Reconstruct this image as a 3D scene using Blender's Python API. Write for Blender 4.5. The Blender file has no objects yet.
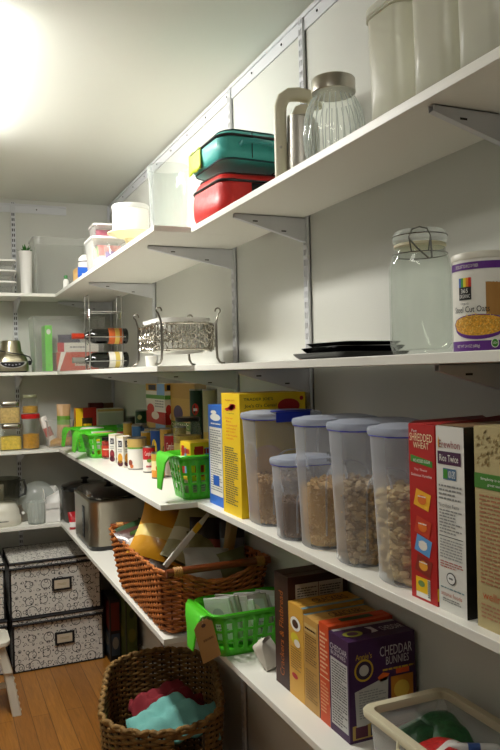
LAMP_E=92; LAMP_FILL=.17
import bpy, math, random
from mathutils import Vector, Matrix
PI = math.pi
random.seed(7)
scn = bpy.context.scene
COL = scn.collection
scn.view_settings.view_transform = 'Standard'
scn.view_settings.look = 'None'
scn.view_settings.gamma = 1.0
scn.view_settings.use_curve_mapping = False
scn.view_settings.exposure = 0.0

# ------------------------------------------------------------------ camera
CF = Vector((0.39604521854150393, 0.9182153778715562, -0.005357677725262702))
CR = Vector((0.9179263181061232, -0.39605736142100441, -0.02344868850998267))
CU = Vector((0.023652894083994607, -0.004368787577498156, 0.9997106852967784))
CP = Vector((-1.063, 0.0, 1.66))
FPX = 733.07
cam_d = bpy.data.cameras.new('camera')
cam = bpy.data.objects.new('camera', cam_d)
COL.objects.link(cam)
m = Matrix((CR, CU, -CF)).transposed().to_4x4()
m.translation = CP
cam.matrix_world = m
cam_d.sensor_fit = 'VERTICAL'
cam_d.sensor_height = 36
cam_d.lens = 36 * FPX / 750
cam_d.clip_start = 0.02
scn.camera = cam

def ray(x, y): return CF + CR * ((x - 250) / FPX) - CU * ((y - 375) / FPX)
def onx(px, py, X):
    d = ray(px, py); return CP + d * ((X - CP.x) / d.x)
def ony(px, py, Y):
    d = ray(px, py); return CP + d * ((Y - CP.y) / d.y)
def onz(px, py, Z):
    d = ray(px, py); return CP + d * ((Z - CP.z) / d.z)
def depth(P): return (Vector(P) - CP).dot(CF)
def prow(P):
    d = Vector(P) - CP; return 375 - FPX * d.dot(CU) / d.dot(CF)
def ztop(x, y, row):
    a, b = 0.0, 3.0
    for _ in range(40):
        c = (a + b) / 2
        if prow((x, y, c)) > row: a = c
        else: b = c
    return a
def facing(x, y):      # rotation that turns a local -Y front towards the room where the picture was taken
    return math.atan2(CP.y - y, CP.x - x) + PI / 2

# ------------------------------------------------------------------ levels
Z1, Z2, Z3, Z4, ZC = 2.142, 1.684, 1.230, 0.791, 2.754
TH = 0.019
D = 4.725
WN, WF, YS, DB = 0.268, 0.395, 2.309, 0.317
GAP = 0.016

# ------------------------------------------------------------------ materials
MATS = {}
def hexc(h):
    h = h.lstrip('#'); c = [int(h[i:i + 2], 16) / 255 for i in (0, 2, 4)]
    return tuple(((x / 12.92) if x <= .04045 else ((x + .055) / 1.055) ** 2.4) for x in c) + (1,)
def mat(h, rough=.5, metal=0., bump=0., bscale=60., var=0., vscale=12., spec=.5, coat=0., trans=0., name=None):
    key = (h, rough, metal, bump, bscale, var, vscale, spec, coat, trans)
    if key in MATS: return MATS[key]
    m = bpy.data.materials.new(name or 'surface_' + h.strip('#')); m.use_nodes = True
    nt = m.node_tree; p = nt.nodes['Principled BSDF']; L = nt.links
    p.inputs['Base Color'].default_value = hexc(h); p.inputs['Roughness'].default_value = rough
    p.inputs['Metallic'].default_value = metal; p.inputs['Specular IOR Level'].default_value = spec
    p.inputs['Coat Weight'].default_value = coat; p.inputs['Transmission Weight'].default_value = trans
    if bump or var:
        tc = nt.nodes.new('ShaderNodeTexCoord')
    if bump:
        n = nt.nodes.new('ShaderNodeTexNoise'); n.inputs['Scale'].default_value = bscale; n.inputs['Detail'].default_value = 4
        b = nt.nodes.new('ShaderNodeBump'); b.inputs['Strength'].default_value = bump; b.inputs['Distance'].default_value = .004
        L.new(tc.outputs['Object'], n.inputs['Vector']); L.new(n.outputs['Fac'], b.inputs['Height']); L.new(b.outputs['Normal'], p.inputs['Normal'])
    if var:
        n = nt.nodes.new('ShaderNodeTexNoise'); n.inputs['Scale'].default_value = vscale; n.inputs['Detail'].default_value = 3
        r = nt.nodes.new('ShaderNodeMapRange'); r.inputs['From Min'].default_value = .3; r.inputs['From Max'].default_value = .7
        r.inputs['To Min'].default_value = 1 - var; r.inputs['To Max'].default_value = 1 + var
        h_ = nt.nodes.new('ShaderNodeHueSaturation'); h_.inputs['Color'].default_value = hexc(h)
        L.new(tc.outputs['Object'], n.inputs['Vector']); L.new(n.outputs['Fac'], r.inputs['Value']); L.new(r.outputs['Result'], h_.inputs['Value'])
        L.new(h_.outputs['Color'], p.inputs['Base Color'])
    MATS[key] = m; return m
def clear(name, tint='#ffffff', body=.08, edge=.55, rough=.05, tr='#ffffff', lum=0.0):
    """thin clear plastic or glass: see-through face on, whiter and glossier at grazing angles"""
    key = ('clear', name)
    if key in MATS: return MATS[key]
    m = bpy.data.materials.new(name); m.use_nodes = True; nt = m.node_tree; N = nt.nodes; L = nt.links
    N.remove(N['Principled BSDF']); out = N['Material Output']
    tp = N.new('ShaderNodeBsdfTransparent'); tp.inputs['Color'].default_value = hexc(tr)
    df = N.new('ShaderNodeBsdfDiffuse'); df.inputs['Color'].default_value = hexc(tint)
    tl = N.new('ShaderNodeBsdfTranslucent'); tl.inputs['Color'].default_value = hexc(tint)
    mx0 = N.new('ShaderNodeMixShader'); mx0.inputs[0].default_value = .4; L.new(df.outputs[0], mx0.inputs[1]); L.new(tl.outputs[0], mx0.inputs[2])
    lw = N.new('ShaderNodeLayerWeight'); lw.inputs['Blend'].default_value = .25
    mr = N.new('ShaderNodeMapRange'); mr.inputs['To Min'].default_value = body; mr.inputs['To Max'].default_value = edge
    L.new(lw.outputs['Facing'], mr.inputs['Value'])
    m1 = N.new('ShaderNodeMixShader'); L.new(mr.outputs['Result'], m1.inputs[0]); L.new(tp.outputs[0], m1.inputs[1]); L.new(mx0.outputs[0], m1.inputs[2])
    gl = N.new('ShaderNodeBsdfGlossy'); gl.inputs['Roughness'].default_value = rough
    pw = N.new('ShaderNodeMath'); pw.operation = 'POWER'; L.new(lw.outputs['Facing'], pw.inputs[0]); pw.inputs[1].default_value = 4
    fr = N.new('ShaderNodeMapRange'); fr.inputs['To Min'].default_value = .02; fr.inputs['To Max'].default_value = .55; L.new(pw.outputs[0], fr.inputs['Value'])
    m2 = N.new('ShaderNodeMixShader'); L.new(fr.outputs[0], m2.inputs[0]); L.new(m1.outputs[0], m2.inputs[1]); L.new(gl.outputs[0], m2.inputs[2])
    L.new(m2.outputs[0], out.inputs['Surface']); MATS[key] = m; return m

def floor_mat():
    m = bpy.data.materials.new('oak_floorboards'); m.use_nodes = True; nt = m.node_tree; N = nt.nodes; L = nt.links; p = N['Principled BSDF']
    tc = N.new('ShaderNodeTexCoord'); mp = N.new('ShaderNodeMapping'); mp.inputs['Rotation'].default_value = (0, 0, PI / 2)
    L.new(tc.outputs['Object'], mp.inputs['Vector'])
    br = N.new('ShaderNodeTexBrick'); br.offset = .37; br.inputs['Scale'].default_value = 1
    br.inputs['Brick Width'].default_value = 1.1; br.inputs['Row Height'].default_value = .083; br.inputs['Mortar Size'].default_value = .0016; br.inputs['Mortar Smooth'].default_value = .1
    br.inputs['Color1'].default_value = hexc('#8a561e'); br.inputs['Color2'].default_value = hexc('#a46c2a'); br.inputs['Mortar'].default_value = hexc('#5a3512')
    L.new(mp.outputs[0], br.inputs['Vector'])
    m2 = N.new('ShaderNodeMapping'); m2.inputs['Scale'].default_value = (30, 2.2, 1); L.new(tc.outputs['Object'], m2.inputs['Vector'])
    nz = N.new('ShaderNodeTexNoise'); nz.inputs['Scale'].default_value = 3; nz.inputs['Detail'].default_value = 6; nz.inputs['Distortion'].default_value = 1.2; L.new(m2.outputs[0], nz.inputs['Vector'])
    mr = N.new('ShaderNodeMapRange'); mr.inputs['From Min'].default_value = .3; mr.inputs['From Max'].default_value = .7; mr.inputs['To Min'].default_value = .72; mr.inputs['To Max'].default_value = 1.12; L.new(nz.outputs['Fac'], mr.inputs['Value'])
    hs = N.new('ShaderNodeHueSaturation'); L.new(br.outputs['Color'], hs.inputs['Color']); L.new(mr.outputs[0], hs.inputs['Value']); L.new(hs.outputs[0], p.inputs['Base Color'])
    p.inputs['Roughness'].default_value = .32; return m

def circles_mat():
    """white cloth printed with black rings and dots of many sizes"""
    m = bpy.data.materials.new('ring_print_cloth'); m.use_nodes = True; nt = m.node_tree; N = nt.nodes; L = nt.links; p = N['Principled BSDF']
    tc = N.new('ShaderNodeTexCoord')
    def layer(scale, off, r0, r1, solid=False, rnd=.42):
        mp = N.new('ShaderNodeMapping'); mp.inputs['Location'].default_value = off; L.new(tc.outputs['UV'], mp.inputs['Vector'])
        v = N.new('ShaderNodeTexVoronoi'); v.voronoi_dimensions = '2D'; v.inputs['Scale'].default_value = scale; v.inputs['Randomness'].default_value = rnd
        L.new(mp.outputs[0], v.inputs['Vector'])
        sp = N.new('ShaderNodeSeparateColor'); L.new(v.outputs['Color'], sp.inputs[0])
        sc = N.new('ShaderNodeMapRange'); sc.inputs['To Min'].default_value = .45; sc.inputs['To Max'].default_value = 1.; L.new(sp.outputs[0], sc.inputs['Value'])
        dv = N.new('ShaderNodeMath'); dv.operation = 'DIVIDE'; L.new(v.outputs['Distance'], dv.inputs[0]); L.new(sc.outputs[0], dv.inputs[1])
        a = N.new('ShaderNodeMath'); a.operation = 'LESS_THAN'; L.new(dv.outputs[0], a.inputs[0]); a.inputs[1].default_value = r1
        if solid: return a.outputs[0]
        b = N.new('ShaderNodeMath'); b.operation = 'GREATER_THAN'; L.new(dv.outputs[0], b.inputs[0]); b.inputs[1].default_value = r0
        c = N.new('ShaderNodeMath'); c.operation = 'MULTIPLY'; L.new(a.outputs[0], c.inputs[0]); L.new(b.outputs[0], c.inputs[1]); return c.outputs[0]
    outs = [layer(12.5, (0, 0, 0), .32, .37), layer(25, (.3, .7, 0), .20, .28), layer(38, (.9, .1, 0), 0, .17, True)]
    cur = outs[0]
    for o in outs[1:]:
        mm = N.new('ShaderNodeMath'); mm.operation = 'MAXIMUM'; L.new(cur, mm.inputs[0]); L.new(o, mm.inputs[1]); cur = mm.outputs[0]
    mx = N.new('ShaderNodeMix'); mx.data_type = 'RGBA'; mx.inputs[6].default_value = hexc('#cfcbc2'); mx.inputs[7].default_value = hexc('#17161a')
    L.new(cur, mx.inputs[0]); L.new(mx.outputs[2], p.inputs['Base Color']); p.inputs['Roughness'].default_value = .8
    return m

WALL = mat('#d0d0c8', .85, bump=.12, bscale=220, name='painted_wall')
CEIL = mat('#dedfd6', .9, bump=.1, bscale=200, name='ceiling_paint')
SHELF = mat('#e9e7dd', .38, spec=.45, name='white_melamine')
METW = mat('#d6d7da', .45, metal=.0, name='grey_painted_steel')
DARK = mat('#0b0b0c', .6)
BLK = mat('#0c0c0e', .35)
WHT = mat('#eceae4', .45)
STEEL = mat('#b9b4a8', .28, metal=1., name='brushed_steel')
CHROME = mat('#d8d8d8', .12, metal=1., name='chrome')
GREEN = mat('#4bbf1f', .38, spec=.5, name='green_plastic')
GLASS = clear('clear_glass', '#e6eae6', .0, .22, .02, '#fdfefd')
VASEG = clear('vase_glass', '#d2d5d2', .03, .5, .02, '#f9fbfa')
THINP = clear('clear_plastic', '#f2f4f0', .10, .7, .12, '#fdfdfc')
FROST = clear('frosted_plastic', '#e6e9ee', .20, .62, .2, '#fcfdff')
MILKY = clear('milky_plastic', '#f6f5ec', .36, .75, .25, '#fdfdf8')

# ------------------------------------------------------------------ mesh builder
UNREAD = ('GAME', 'ABC', 'TEA', 'Ms', 'CHILE', 'Salsa', 'Mustard', 'Sugar', 'CEREAL', 'BEST', 'Classic', 'Original', 'GF', 'Rosemary', 'SOUP')
class B:
    def __init__(s): s.v = []; s.f = []; s.m = []; s.mats = []; s.uv = {}
    def mi(s, m):
        if m not in s.mats: s.mats.append(m)
        return s.mats.index(m)
    def add(s, vs, fs, m, M=None):
        o = len(s.v); k = s.mi(m)
        s.v += [tuple(M @ Vector(v)) if M else tuple(v) for v in vs]
        s.f += [tuple(i + o for i in f) for f in fs]; s.m += [k] * len(fs); return s
    def box(s, x0, x1, y0, y1, z0, z1, m, M=None):
        vs = [(x, y, z) for z in (z0, z1) for y in (y0, y1) for x in (x0, x1)]
        return s.add(vs, [(0, 2, 3, 1), (4, 5, 7, 6), (0, 1, 5, 4), (2, 6, 7, 3), (0, 4, 6, 2), (1, 3, 7, 5)], m, M)
    def loft(s, rings, m, cap0=True, cap1=True, closed=True, M=None, loop=False):
        n = len(rings[0]); vs = [p for r in rings for p in r]; fs = []
        R_ = len(rings)
        for a in range(R_ if loop else R_ - 1):
            b = (a + 1) % R_
            for i in range(n if closed else n - 1):
                j = (i + 1) % n; fs.append((a * n + i, a * n + j, b * n + j, b * n + i))
        if cap0 and not loop: fs.append(tuple(range(n - 1, -1, -1)))
        if cap1 and not loop: fs.append(tuple((R_ - 1) * n + i for i in range(n)))
        return s.add(vs, fs, m, M)
    def lathe(s, prof, m, seg=32, c=(0, 0, 0), cap0=True, cap1=True, M=None):
        rings = [[(c[0] + r * math.cos(2 * PI * i / seg), c[1] + r * math.sin(2 * PI * i / seg), c[2] + z) for i in range(seg)] for r, z in prof]
        return s.loft(rings, m, cap0, cap1, M=M)
    def tube(s, pts, r, m, seg=8, closed=False, M=None, flat=1.0):
        P = [Vector(p) for p in pts]; n = len(P); rings = []; up = None
        for i in range(n):
            a = P[(i - 1) % n] if (closed or i) else P[0]; b = P[(i + 1) % n] if (closed or i < n - 1) else P[-1]
            t = (b - a).normalized()
            if up is None: up = Vector((0, 0, 1)) if abs(t.z) < .9 else Vector((1, 0, 0))
            u = t.cross(up)
            if u.length < 1e-6: u = t.cross(Vector((0, 1, 0)))
            u.normalize(); w = u.cross(t).normalized(); up = w
            rr = r[i] if isinstance(r, (list, tuple)) else r
            rings.append([tuple(P[i] + u * (rr * flat * math.cos(2 * PI * k / seg)) + w * (rr * math.sin(2 * PI * k / seg))) for k in range(seg)])
        return s.loft(rings, m, not closed, not closed, M=M, loop=closed)
    def sheet(s, grid, m, M=None, hole=None):
        n = len(grid[0]); vs = [p for r in grid for p in r]; fs = []
        for a in range(len(grid) - 1):
            for i in range(n - 1):
                if hole and hole(a, i): continue
                fs.append((a * n + i, a * n + i + 1, (a + 1) * n + i + 1, (a + 1) * n + i))
        return s.add(vs, fs, m, M)
    # --- printing on a mapped surface: F(u, v, off) -> point
    def rect(s, F, u0, v0, u1, v1, m, off=.0006, nu=1):
        g = [[F(u0 + (u1 - u0) * i / nu, v, off) for i in range(nu + 1)] for v in (v0, v1)]
        return s.sheet(g, m)
    def poly(s, F, pts, m, off=.0009):
        return s.add([F(u, v, off) for u, v in pts], [tuple(range(len(pts)))], m)
    def oval(s, F, u, v, ru, rv, m, off=.0009, n=20):
        return s.poly(F, [(u + ru * math.cos(2 * PI * i / n), v + rv * math.sin(2 * PI * i / n)) for i in range(n)], m, off)
    def text(s, F, u0, v0, u1, v1, t, m, off=.0012, slope=0.):
        if t in UNREAD: return s.lines(F, u0, v0, u1, v1, 1, m, off)     # print too small to read in the photograph
        vs, fs = glyphs(t)
        return s.add([F(u0 + (u1 - u0) * x, v0 + (v1 - v0) * y + slope * x, off) for x, y in vs], fs, m)
    def lines(s, F, u0, v0, u1, v1, n, m, off=.0008, seed=1):
        r = random.Random(seed); h = (v1 - v0) / n
        for i in range(n):
            a = u0
            e = u1 - (u1 - u0) * r.choice((0, 0, .05, .3))
            while a < e:
                w = (u1 - u0) * r.uniform(.06, .2); b_ = min(a + w, e)
                s.rect(F, a, v1 - (i + .7) * h, b_, v1 - (i + .25) * h, m, off); a = b_ + (u1 - u0) * .03
    def build(s, name, parent=None, smooth=40, bevel=0., bseg=2, solid=0., sub=0, loc=None, rz=0., soff=0.):
        me = bpy.data.meshes.new(name); me.from_pydata(s.v, [], s.f)
        for m in s.mats: me.materials.append(m)
        me.polygons.foreach_set('material_index', s.m); me.update()
        if smooth:
            me.polygons.foreach_set('use_smooth', [True] * len(me.polygons))
            try: me.set_sharp_from_angle(angle=math.radians(smooth))
            except Exception: pass
        o = bpy.data.objects.new(name, me); COL.objects.link(o)
        if parent: o.parent = parent
        if loc is not None: o.location = loc
        o.rotation_euler.z = rz
        if solid:
            d = o.modifiers.new('thickness', 'SOLIDIFY'); d.thickness = solid; d.offset = soff
        if bevel:
            d = o.modifiers.new('bevel', 'BEVEL'); d.width = bevel; d.segments = bseg; d.limit_method = 'ANGLE'; d.angle_limit = math.radians(50)
        if sub:
            d = o.modifiers.new('subd', 'SUBSURF'); d.levels = d.render_levels = sub
        return o

GC = {}
def glyphs(t):
    if t in GC: return GC[t]
    cu = bpy.data.curves.new('t', 'FONT'); cu.body = t; cu.resolution_u = 2
    o = bpy.data.objects.new('t', cu); COL.objects.link(o)
    me = o.to_mesh(); vs = [tuple(v.co) for v in me.vertices]; fs = [tuple(p.vertices) for p in me.polygons]
    o.to_mesh_clear(); bpy.data.objects.remove(o); bpy.data.curves.remove(cu)
    xs = [v[0] for v in vs]; ys = [v[1] for v in vs]; a, b, c, d = min(xs), max(xs), min(ys), max(ys)
    GC[t] = ([((x - a) / (b - a), (y - c) / (d - c)) for x, y, _ in vs], fs); return GC[t]

def fL(w, d, h, x=None):   # front, facing -X
    X = -w / 2
    return lambda u, v, o: (X - o, d / 2 - u * d, v * h)
def fF(w, d, h):           # side facing -Y
    return lambda u, v, o: (-w / 2 + u * w, -d / 2 - o, v * h)
def fT(w, d, h):           # top, read from the -Y side
    return lambda u, v, o: (-w / 2 + u * w, -d / 2 + v * d, h + o)
def fC(r, z0, z1, span=PI, r1=None):  # cylinder, front at -Y
    def g(u, v, o):
        a = -PI / 2 + (u - .5) * span; rr = (r + ((r1 if r1 is not None else r) - r) * v) + o
        return (rr * math.cos(a), rr * math.sin(a), z0 + v * (z1 - z0))
    return g

def rr_pts(w, d, r, n=6, z=0, cx=0, cy=0):
    r = min(r, w / 2 - 1e-4, d / 2 - 1e-4); out = []
    for sx, sy, a0 in ((1, 1, 0), (-1, 1, PI / 2), (-1, -1, PI), (1, -1, 1.5 * PI)):
        for i in range(n + 1):
            a = a0 + PI / 2 * i / n
            out.append((cx + sx * (w / 2 - r) + r * math.cos(a), cy + sy * (d / 2 - r) + r * math.sin(a), z))
    return out
def rr_even(w, d, r, N):
    """N points spaced evenly round a rounded rectangle, with outward normals, starting mid +X side"""
    base = rr_pts(w, d, r, 10); base = base + [base[0]]
    L = [0.]
    for a, b in zip(base, base[1:]): L.append(L[-1] + math.dist(a, b))
    out = []
    k = 0
    for i in range(N):
        t = L[-1] * i / N
        while L[k + 1] < t: k += 1
        f = (t - L[k]) / max(L[k + 1] - L[k], 1e-9)
        p = [base[k][q] + (base[k + 1][q] - base[k][q]) * f for q in (0, 1)]
        tx, ty = base[k + 1][0] - base[k][0], base[k + 1][1] - base[k][1]; l = math.hypot(tx, ty) or 1
        out.append((p[0], p[1], ty / l, -tx / l))
    return out

# ------------------------------------------------------------------ objects
def tag(o, label, cat, group=None, kind=None):
    o['label'] = label; o['category'] = cat
    if group: o['group'] = group
    if kind: o['kind'] = kind
    return o
def thing(name, label, cat, loc=(0, 0, 0), rz=0., group=None, kind=None):
    o = bpy.data.objects.new(name, None); COL.objects.link(o); o.location = loc; o.rotation_euler.z = rz; o.empty_display_size = .05
    return tag(o, label, cat, group, kind)
def struct(name, b, **k):
    o = b.build(name, **k); o['kind'] = 'structure'; return o
# ================================================================== SETTING
X0, Y0 = -2.0, -1.0
struct('wall_right', B().box(0, .08, Y0, D, 0, ZC, WALL))
struct('wall_back', B().box(X0, .08, D, D + .08, 0, ZC, WALL))
WFAR = mat('#858580', .85)      # walls the photograph does not show
struct('wall_left', B().box(X0 - .08, X0, Y0, D, 0, ZC, WFAR))
struct('wall_front', B().box(X0, 0, Y0 - .08, Y0, 0, ZC, WFAR))
struct('ceiling', B().box(X0, .0, Y0, D, ZC, ZC + .06, CEIL))
struct('floor', B().box(X0, .0, Y0, D, -.06, 0, floor_mat()))
struct('baseboard_right', B().box(-.013, 0, Y0, D, 0, .1, WHT), bevel=.003)
struct('baseboard_back', B().box(X0, -.013, D - .013, D, 0, .1, WHT), bevel=.003)

# ceiling lamp, just outside the picture, up on the left
def emis(name, h, s):
    m = bpy.data.materials.new(name); m.use_nodes = True; nt = m.node_tree; p = nt.nodes['Principled BSDF']
    p.inputs['Base Color'].default_value = hexc(h); p.inputs['Emission Color'].default_value = hexc(h); p.inputs['Emission Strength'].default_value = s; return m

def fixture(label, x, y, L_, e, col):
    t = thing('ceiling_light', label, 'lamp', (x, y, ZC))
    B().box(-.07, .07, -L_ / 2, L_ / 2, -.028, 0, WHT).build('housing', t, bevel=.004)
    rg = []
    for yy in (-L_ / 2 + .012, L_ / 2 - .012):
        rg.append([(.064 * math.cos(PI + PI * k / 12), yy, -.028 + .045 * math.sin(PI + PI * k / 12)) for k in range(13)])
    B().loft(rg, emis('lit_diffuser_' + str(e), col, e)).build('diffuser', t)
    for s_ in (-1, 1): B().box(-.068, .068, s_ * (L_ / 2 - .006) - .006, s_ * (L_ / 2 - .006) + .006, -.078, -.028, WHT).build('end_cap', t, bevel=.003)
fixture('long fluorescent ceiling light over the far half of the pantry', -1.0, 2.88, 1.22, LAMP_E, '#fffdf7')
fixture('added fill light shaped like a ceiling fixture, near the pantry entrance', -1.35, .35, 1.22, LAMP_E * LAMP_FILL, '#fffcf4')  # added fill to brighten the near shelves, not a known fixture of the pantry

# ------------------------------------------------------------------ hang tracks, standards
def track_right():
    b = B(); b.box(-.006, 0, .3, 4.70, 2.690, 2.735, METW); b.box(-.012, 0, .3, 4.70, 2.728, 2.740, METW)
    for k in range(18): b.lathe([(.004, 0), (.004, .003)], DARK, 10, M=Matrix.Translation((-.006, .45 + k * .24, 2.712)) @ Matrix.Rotation(-PI / 2, 4, 'Y'))
    tag(b.build('hang_track', bevel=.001), 'long grey steel track along the right wall just under the ceiling', 'shelf track')
def track_back():
    b = B(); b.box(-1.95, -.268, D - .006, D, 2.672, 2.722, METW); b.box(-1.95, -.268, D - .012, D, 2.716, 2.726, METW)
    for k in range(7): b.lathe([(.004, 0), (.004, .003)], DARK, 10, M=Matrix.Translation((-.45 - k * .24, D - .006, 2.696)) @ Matrix.Rotation(PI / 2, 4, 'X'))
    tag(b.build('hang_track', bevel=.001), 'grey steel track high on the back wall, ending before the corner', 'shelf track')
track_right(); track_back()
ZS = .14
def standard(x, y, back, label, ztop_=2.735, w=.026):
    b = B(); d = .013
    b.box(-d, 0, -w / 2, -w / 2 + .0045, 0, ztop_ - ZS, METW); b.box(-d, 0, w / 2 - .0045, w / 2, 0, ztop_ - ZS, METW)
    b.box(-.004, 0, -w / 2, w / 2, 0, ztop_ - ZS, METW); b.box(-d, 0, -.0022, .0022, 0, ztop_ - ZS, METW)
    n = int((ztop_ - ZS) / .032)
    for k in range(n):          # slot bars between the rails leave the dark slots
        b.box(-d + .0005, 0, -w / 2 + .004, w / 2 - .004, k * .032, k * .032 + .013, METW)
    for k in range(n):
        for sy in (-1, 1): b.box(-.0046, -.004, sy * .0052 - .003, sy * .0052 + .003, k * .032 + .013, k * .032 + .032, DARK)
    o = b.build('shelf_standard', smooth=0, loc=(x, y, ZS), rz=(PI / 2 if back else 0)); tag(o, label, 'shelf standard', 'slotted wall standards')
    return o
SLAB = ['slotted grey wall standard nearest the camera, behind the tall oats canister',
        'slotted grey wall standard behind the ribbed glass canister and yellow cereal box',
        'slotted grey wall standard rising behind the teal lunch bag',
        'slotted grey wall standard behind the clear vase and the silver openwork stand',
        'slotted grey wall standard in the corner on the right wall']
STY = [1.06, 1.988, 2.58, 3.68, 4.68]
for y, l in zip(STY, SLAB): standard(0, y, False, l)
for x, l in ((-.592, 'slotted grey standard on the back wall behind the steel blender base'), (-1.4, 'slotted grey standard at the far left of the back wall')): standard(x, D, True, l)
def bracket(x, y, z, L, back, label):
    b = B(); th = .0022
    P = [(-.012, -.074), (-.012, 0), (-L, 0), (-L, -.012)]
    for sy in (-1, 1):
        b.add([(p[0], sy * .0065 + s_ * th, p[1]) for s_ in (0, 1) for p in P], [(0, 1, 2, 3), (7, 6, 5, 4), (0, 4, 5, 1), (1, 5, 6, 2), (2, 6, 7, 3), (3, 7, 4, 0)], METW)
    b.box(-L, -.012, -.0065, .0087, -.002, 0, METW)
    b.add([(-.012, -.0065, -.074), (-.012, .0087, -.074), (-L, .0087, -.012), (-L, -.0065, -.012)], [(0, 1, 2, 3)], METW)
    for k in (.32, .72):
        zz = -.074 + (.062) * k; xx = -.012 - (L - .012) * k
        b.box(xx - .008, xx + .008, -.0068, -.0066, zz + .008, zz + .012, DARK)
    o = b.build('shelf_bracket', smooth=0, loc=(x, y, z - TH - .0005), rz=(PI / 2 if back else 0)); tag(o, label, 'bracket', 'triangular shelf brackets')
places = ['nearest the camera', 'below ribbed glass canister', 'below red lunch bag', 'behind the wine rack', 'in the corner']
lv = {Z1: 'top shelf', Z2: 'second shelf from the top', Z3: 'third shelf from the top', Z4: 'lowest shelf'}
for i, y in enumerate(STY):
    for z in (Z1, Z2):
        if i == 4 and z == Z2: continue
        bracket(0, y, z, .245 if y < YS else .34, False, 'triangular grey bracket, %s, %s' % (lv[z], places[i]))
for z in (Z1, Z2, Z3, Z4): bracket(-.592, D, z, .27, True, 'triangular grey bracket under the back wall %s' % lv[z])

# ------------------------------------------------------------------ shelves
for z in (Z1, Z2, Z3, Z4):
    yn = YS
    tag(B().box(-WN, -GAP, .2, YS, z - TH, z, SHELF).build('shelf_board', bevel=.0012), 'white %s board on the right wall, narrow near section' % lv[z], 'shelf', 'white shelf boards')
    tag(B().box(-WF, -GAP, YS + .0008, D - .004, z - TH, z, SHELF).build('shelf_board', bevel=.0012), 'white %s board on the right wall, deeper far section' % lv[z], 'shelf', 'white shelf boards')
    tag(B().box(-1.9, -WF - .0008, D - DB, D - GAP, z - TH, z, SHELF).build('shelf_board', bevel=.0012), 'white %s board along the back wall at left' % lv[z], 'shelf', 'white shelf boards')
# ================================================================== helpers for stock
def yat(px, py, x): return onx(px, py, x).y
def wob(i, a, s=1.): return a * math.sin(i * 12.9898 * s + 4.1 * s)
def pouch(w, h, t, m, band=None, bm=None, seed=1, crimp=True):
    """a filled bag: flat seams, puffed middle, creases; stands in the XZ plane, base at z=0"""
    r = random.Random(seed); nx, nz = 12, 14; b = B()
    ph = [r.uniform(0, 6) for _ in range(6)]
    def P(i, k, s):
        u, v = i / nx, k / nz
        e = (math.sin(PI * min(max(u, 0), 1)) ** .5) * (math.sin(PI * min(1, max(0, v * .94 + .04))) ** .6)
        c = .14 * math.sin(7 * u + ph[0] + 3 * v) * math.sin(9 * v + ph[1]) + .08 * math.sin(17 * u + ph[2]) * math.sin(13 * v + ph[3])
        y = s * t / 2 * e * (1 + c) + .012 * math.sin(3 * v + ph[4])
        return ((u - .5) * w * (1 - .08 * math.sin(PI * v)), y, v * h)
    for s in (-1, 1):
        g = [[P(i, k, s) for i in range(nx + 1)] for k in range(nz + 1)]
        if s > 0: g = [row[::-1] for row in g]
        if band:
            k0, k1 = int(band[0] * nz), int(band[1] * nz)
            for a, c, mm in ((0, k0, m), (k0, k1, bm), (k1, nz, m)):
                if c > a: b.sheet(g[a:c + 1], mm)
        else: b.sheet(g, m)
    return b
def xform(b, M):
    b.v = [tuple(M @ Vector(v)) for v in b.v]; return b
def euler(rx, ry, rz, loc=(0, 0, 0)):
    return Matrix.Translation(loc) @ Matrix.Rotation(rz, 4, 'Z') @ Matrix.Rotation(ry, 4, 'Y') @ Matrix.Rotation(rx, 4, 'X')
def tub_shell(w, d, h, m, r=.02, taper=.88, wall=.0018, rim=.006, rimh=.006):
    b = B(); n = 6
    outer = [rr_pts(w * taper - .006, d * taper - .006, r, n, 0.0005), rr_pts(w * taper, d * taper, r, n, .004)]
    for k in range(1, 5): q = taper + (1 - taper) * k / 4; outer.append(rr_pts(w * q, d * q, r, n, h * k / 4 - (rimh if k == 4 else 0)))
    outer.append(rr_pts(w + 2 * rim, d + 2 * rim, r + rim, n, h - rimh)); outer.append(rr_pts(w + 2 * rim, d + 2 * rim, r + rim, n, h))
    outer.append(rr_pts(w - 2 * wall, d - 2 * wall, r, n, h)); outer.append(rr_pts(w * taper - 2 * wall, d * taper - 2 * wall, r, n, .003))
    b.loft(outer, m); return b
def lid_shell(w, d, z, m, r=.02, t=.012, over=.009, dome=.0):
    b = B(); n = 6
    rg = [rr_pts(w + 2 * over, d + 2 * over, r + over, n, z), rr_pts(w + 2 * over, d + 2 * over, r + over, n, z + t * .7), rr_pts(w + 2 * over - .006, d + 2 * over - .006, r + over, n, z + t),
          rr_pts(w - .01, d - .01, r, n, z + t), rr_pts(w - .018, d - .018, r, n, z + t - .004 + dome)]
    return b.loft(rg, m)

def stock_can(label, x, y, z, r, h, bands, texts=(), ovals=(), cat='can', name='food_can', lid='#9b9a94', group=None):
    t = thing(name, label, cat, (x, y, z), facing(x, y), group)
    b = B(); M_ = mat(lid, .3, 1.)
    b.lathe([(r * .94, 0), (r, .001), (r, .004), (r * .975, .005), (r * .975, h - .005), (r, h - .004), (r, h - .001), (r * .97, h), (r * .93, h - .0005), (r * .92, h - .004)], M_, 28)
    b.build('can_body', t)
    l = B()
    for z0, z1, c in bands: l.lathe([(r * .98 + .0002, .006 + (h - .012) * z0), (r * .98 + .0002, .006 + (h - .012) * z1)], mat(c, .45), 28, cap0=False, cap1=False)
    F = fC(r * .98 + .0002, .006, h - .006)
    for u, v, ru, rv, c in ovals: l.oval(F, u, v, ru, rv, mat(c, .5), .0008, 14)
    for u0, v0, u1, v1, s_, c in texts: l.text(F, u0, v0, u1, v1, s_, mat(c, .5))
    l.build('can_label', t)
    return t
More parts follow.
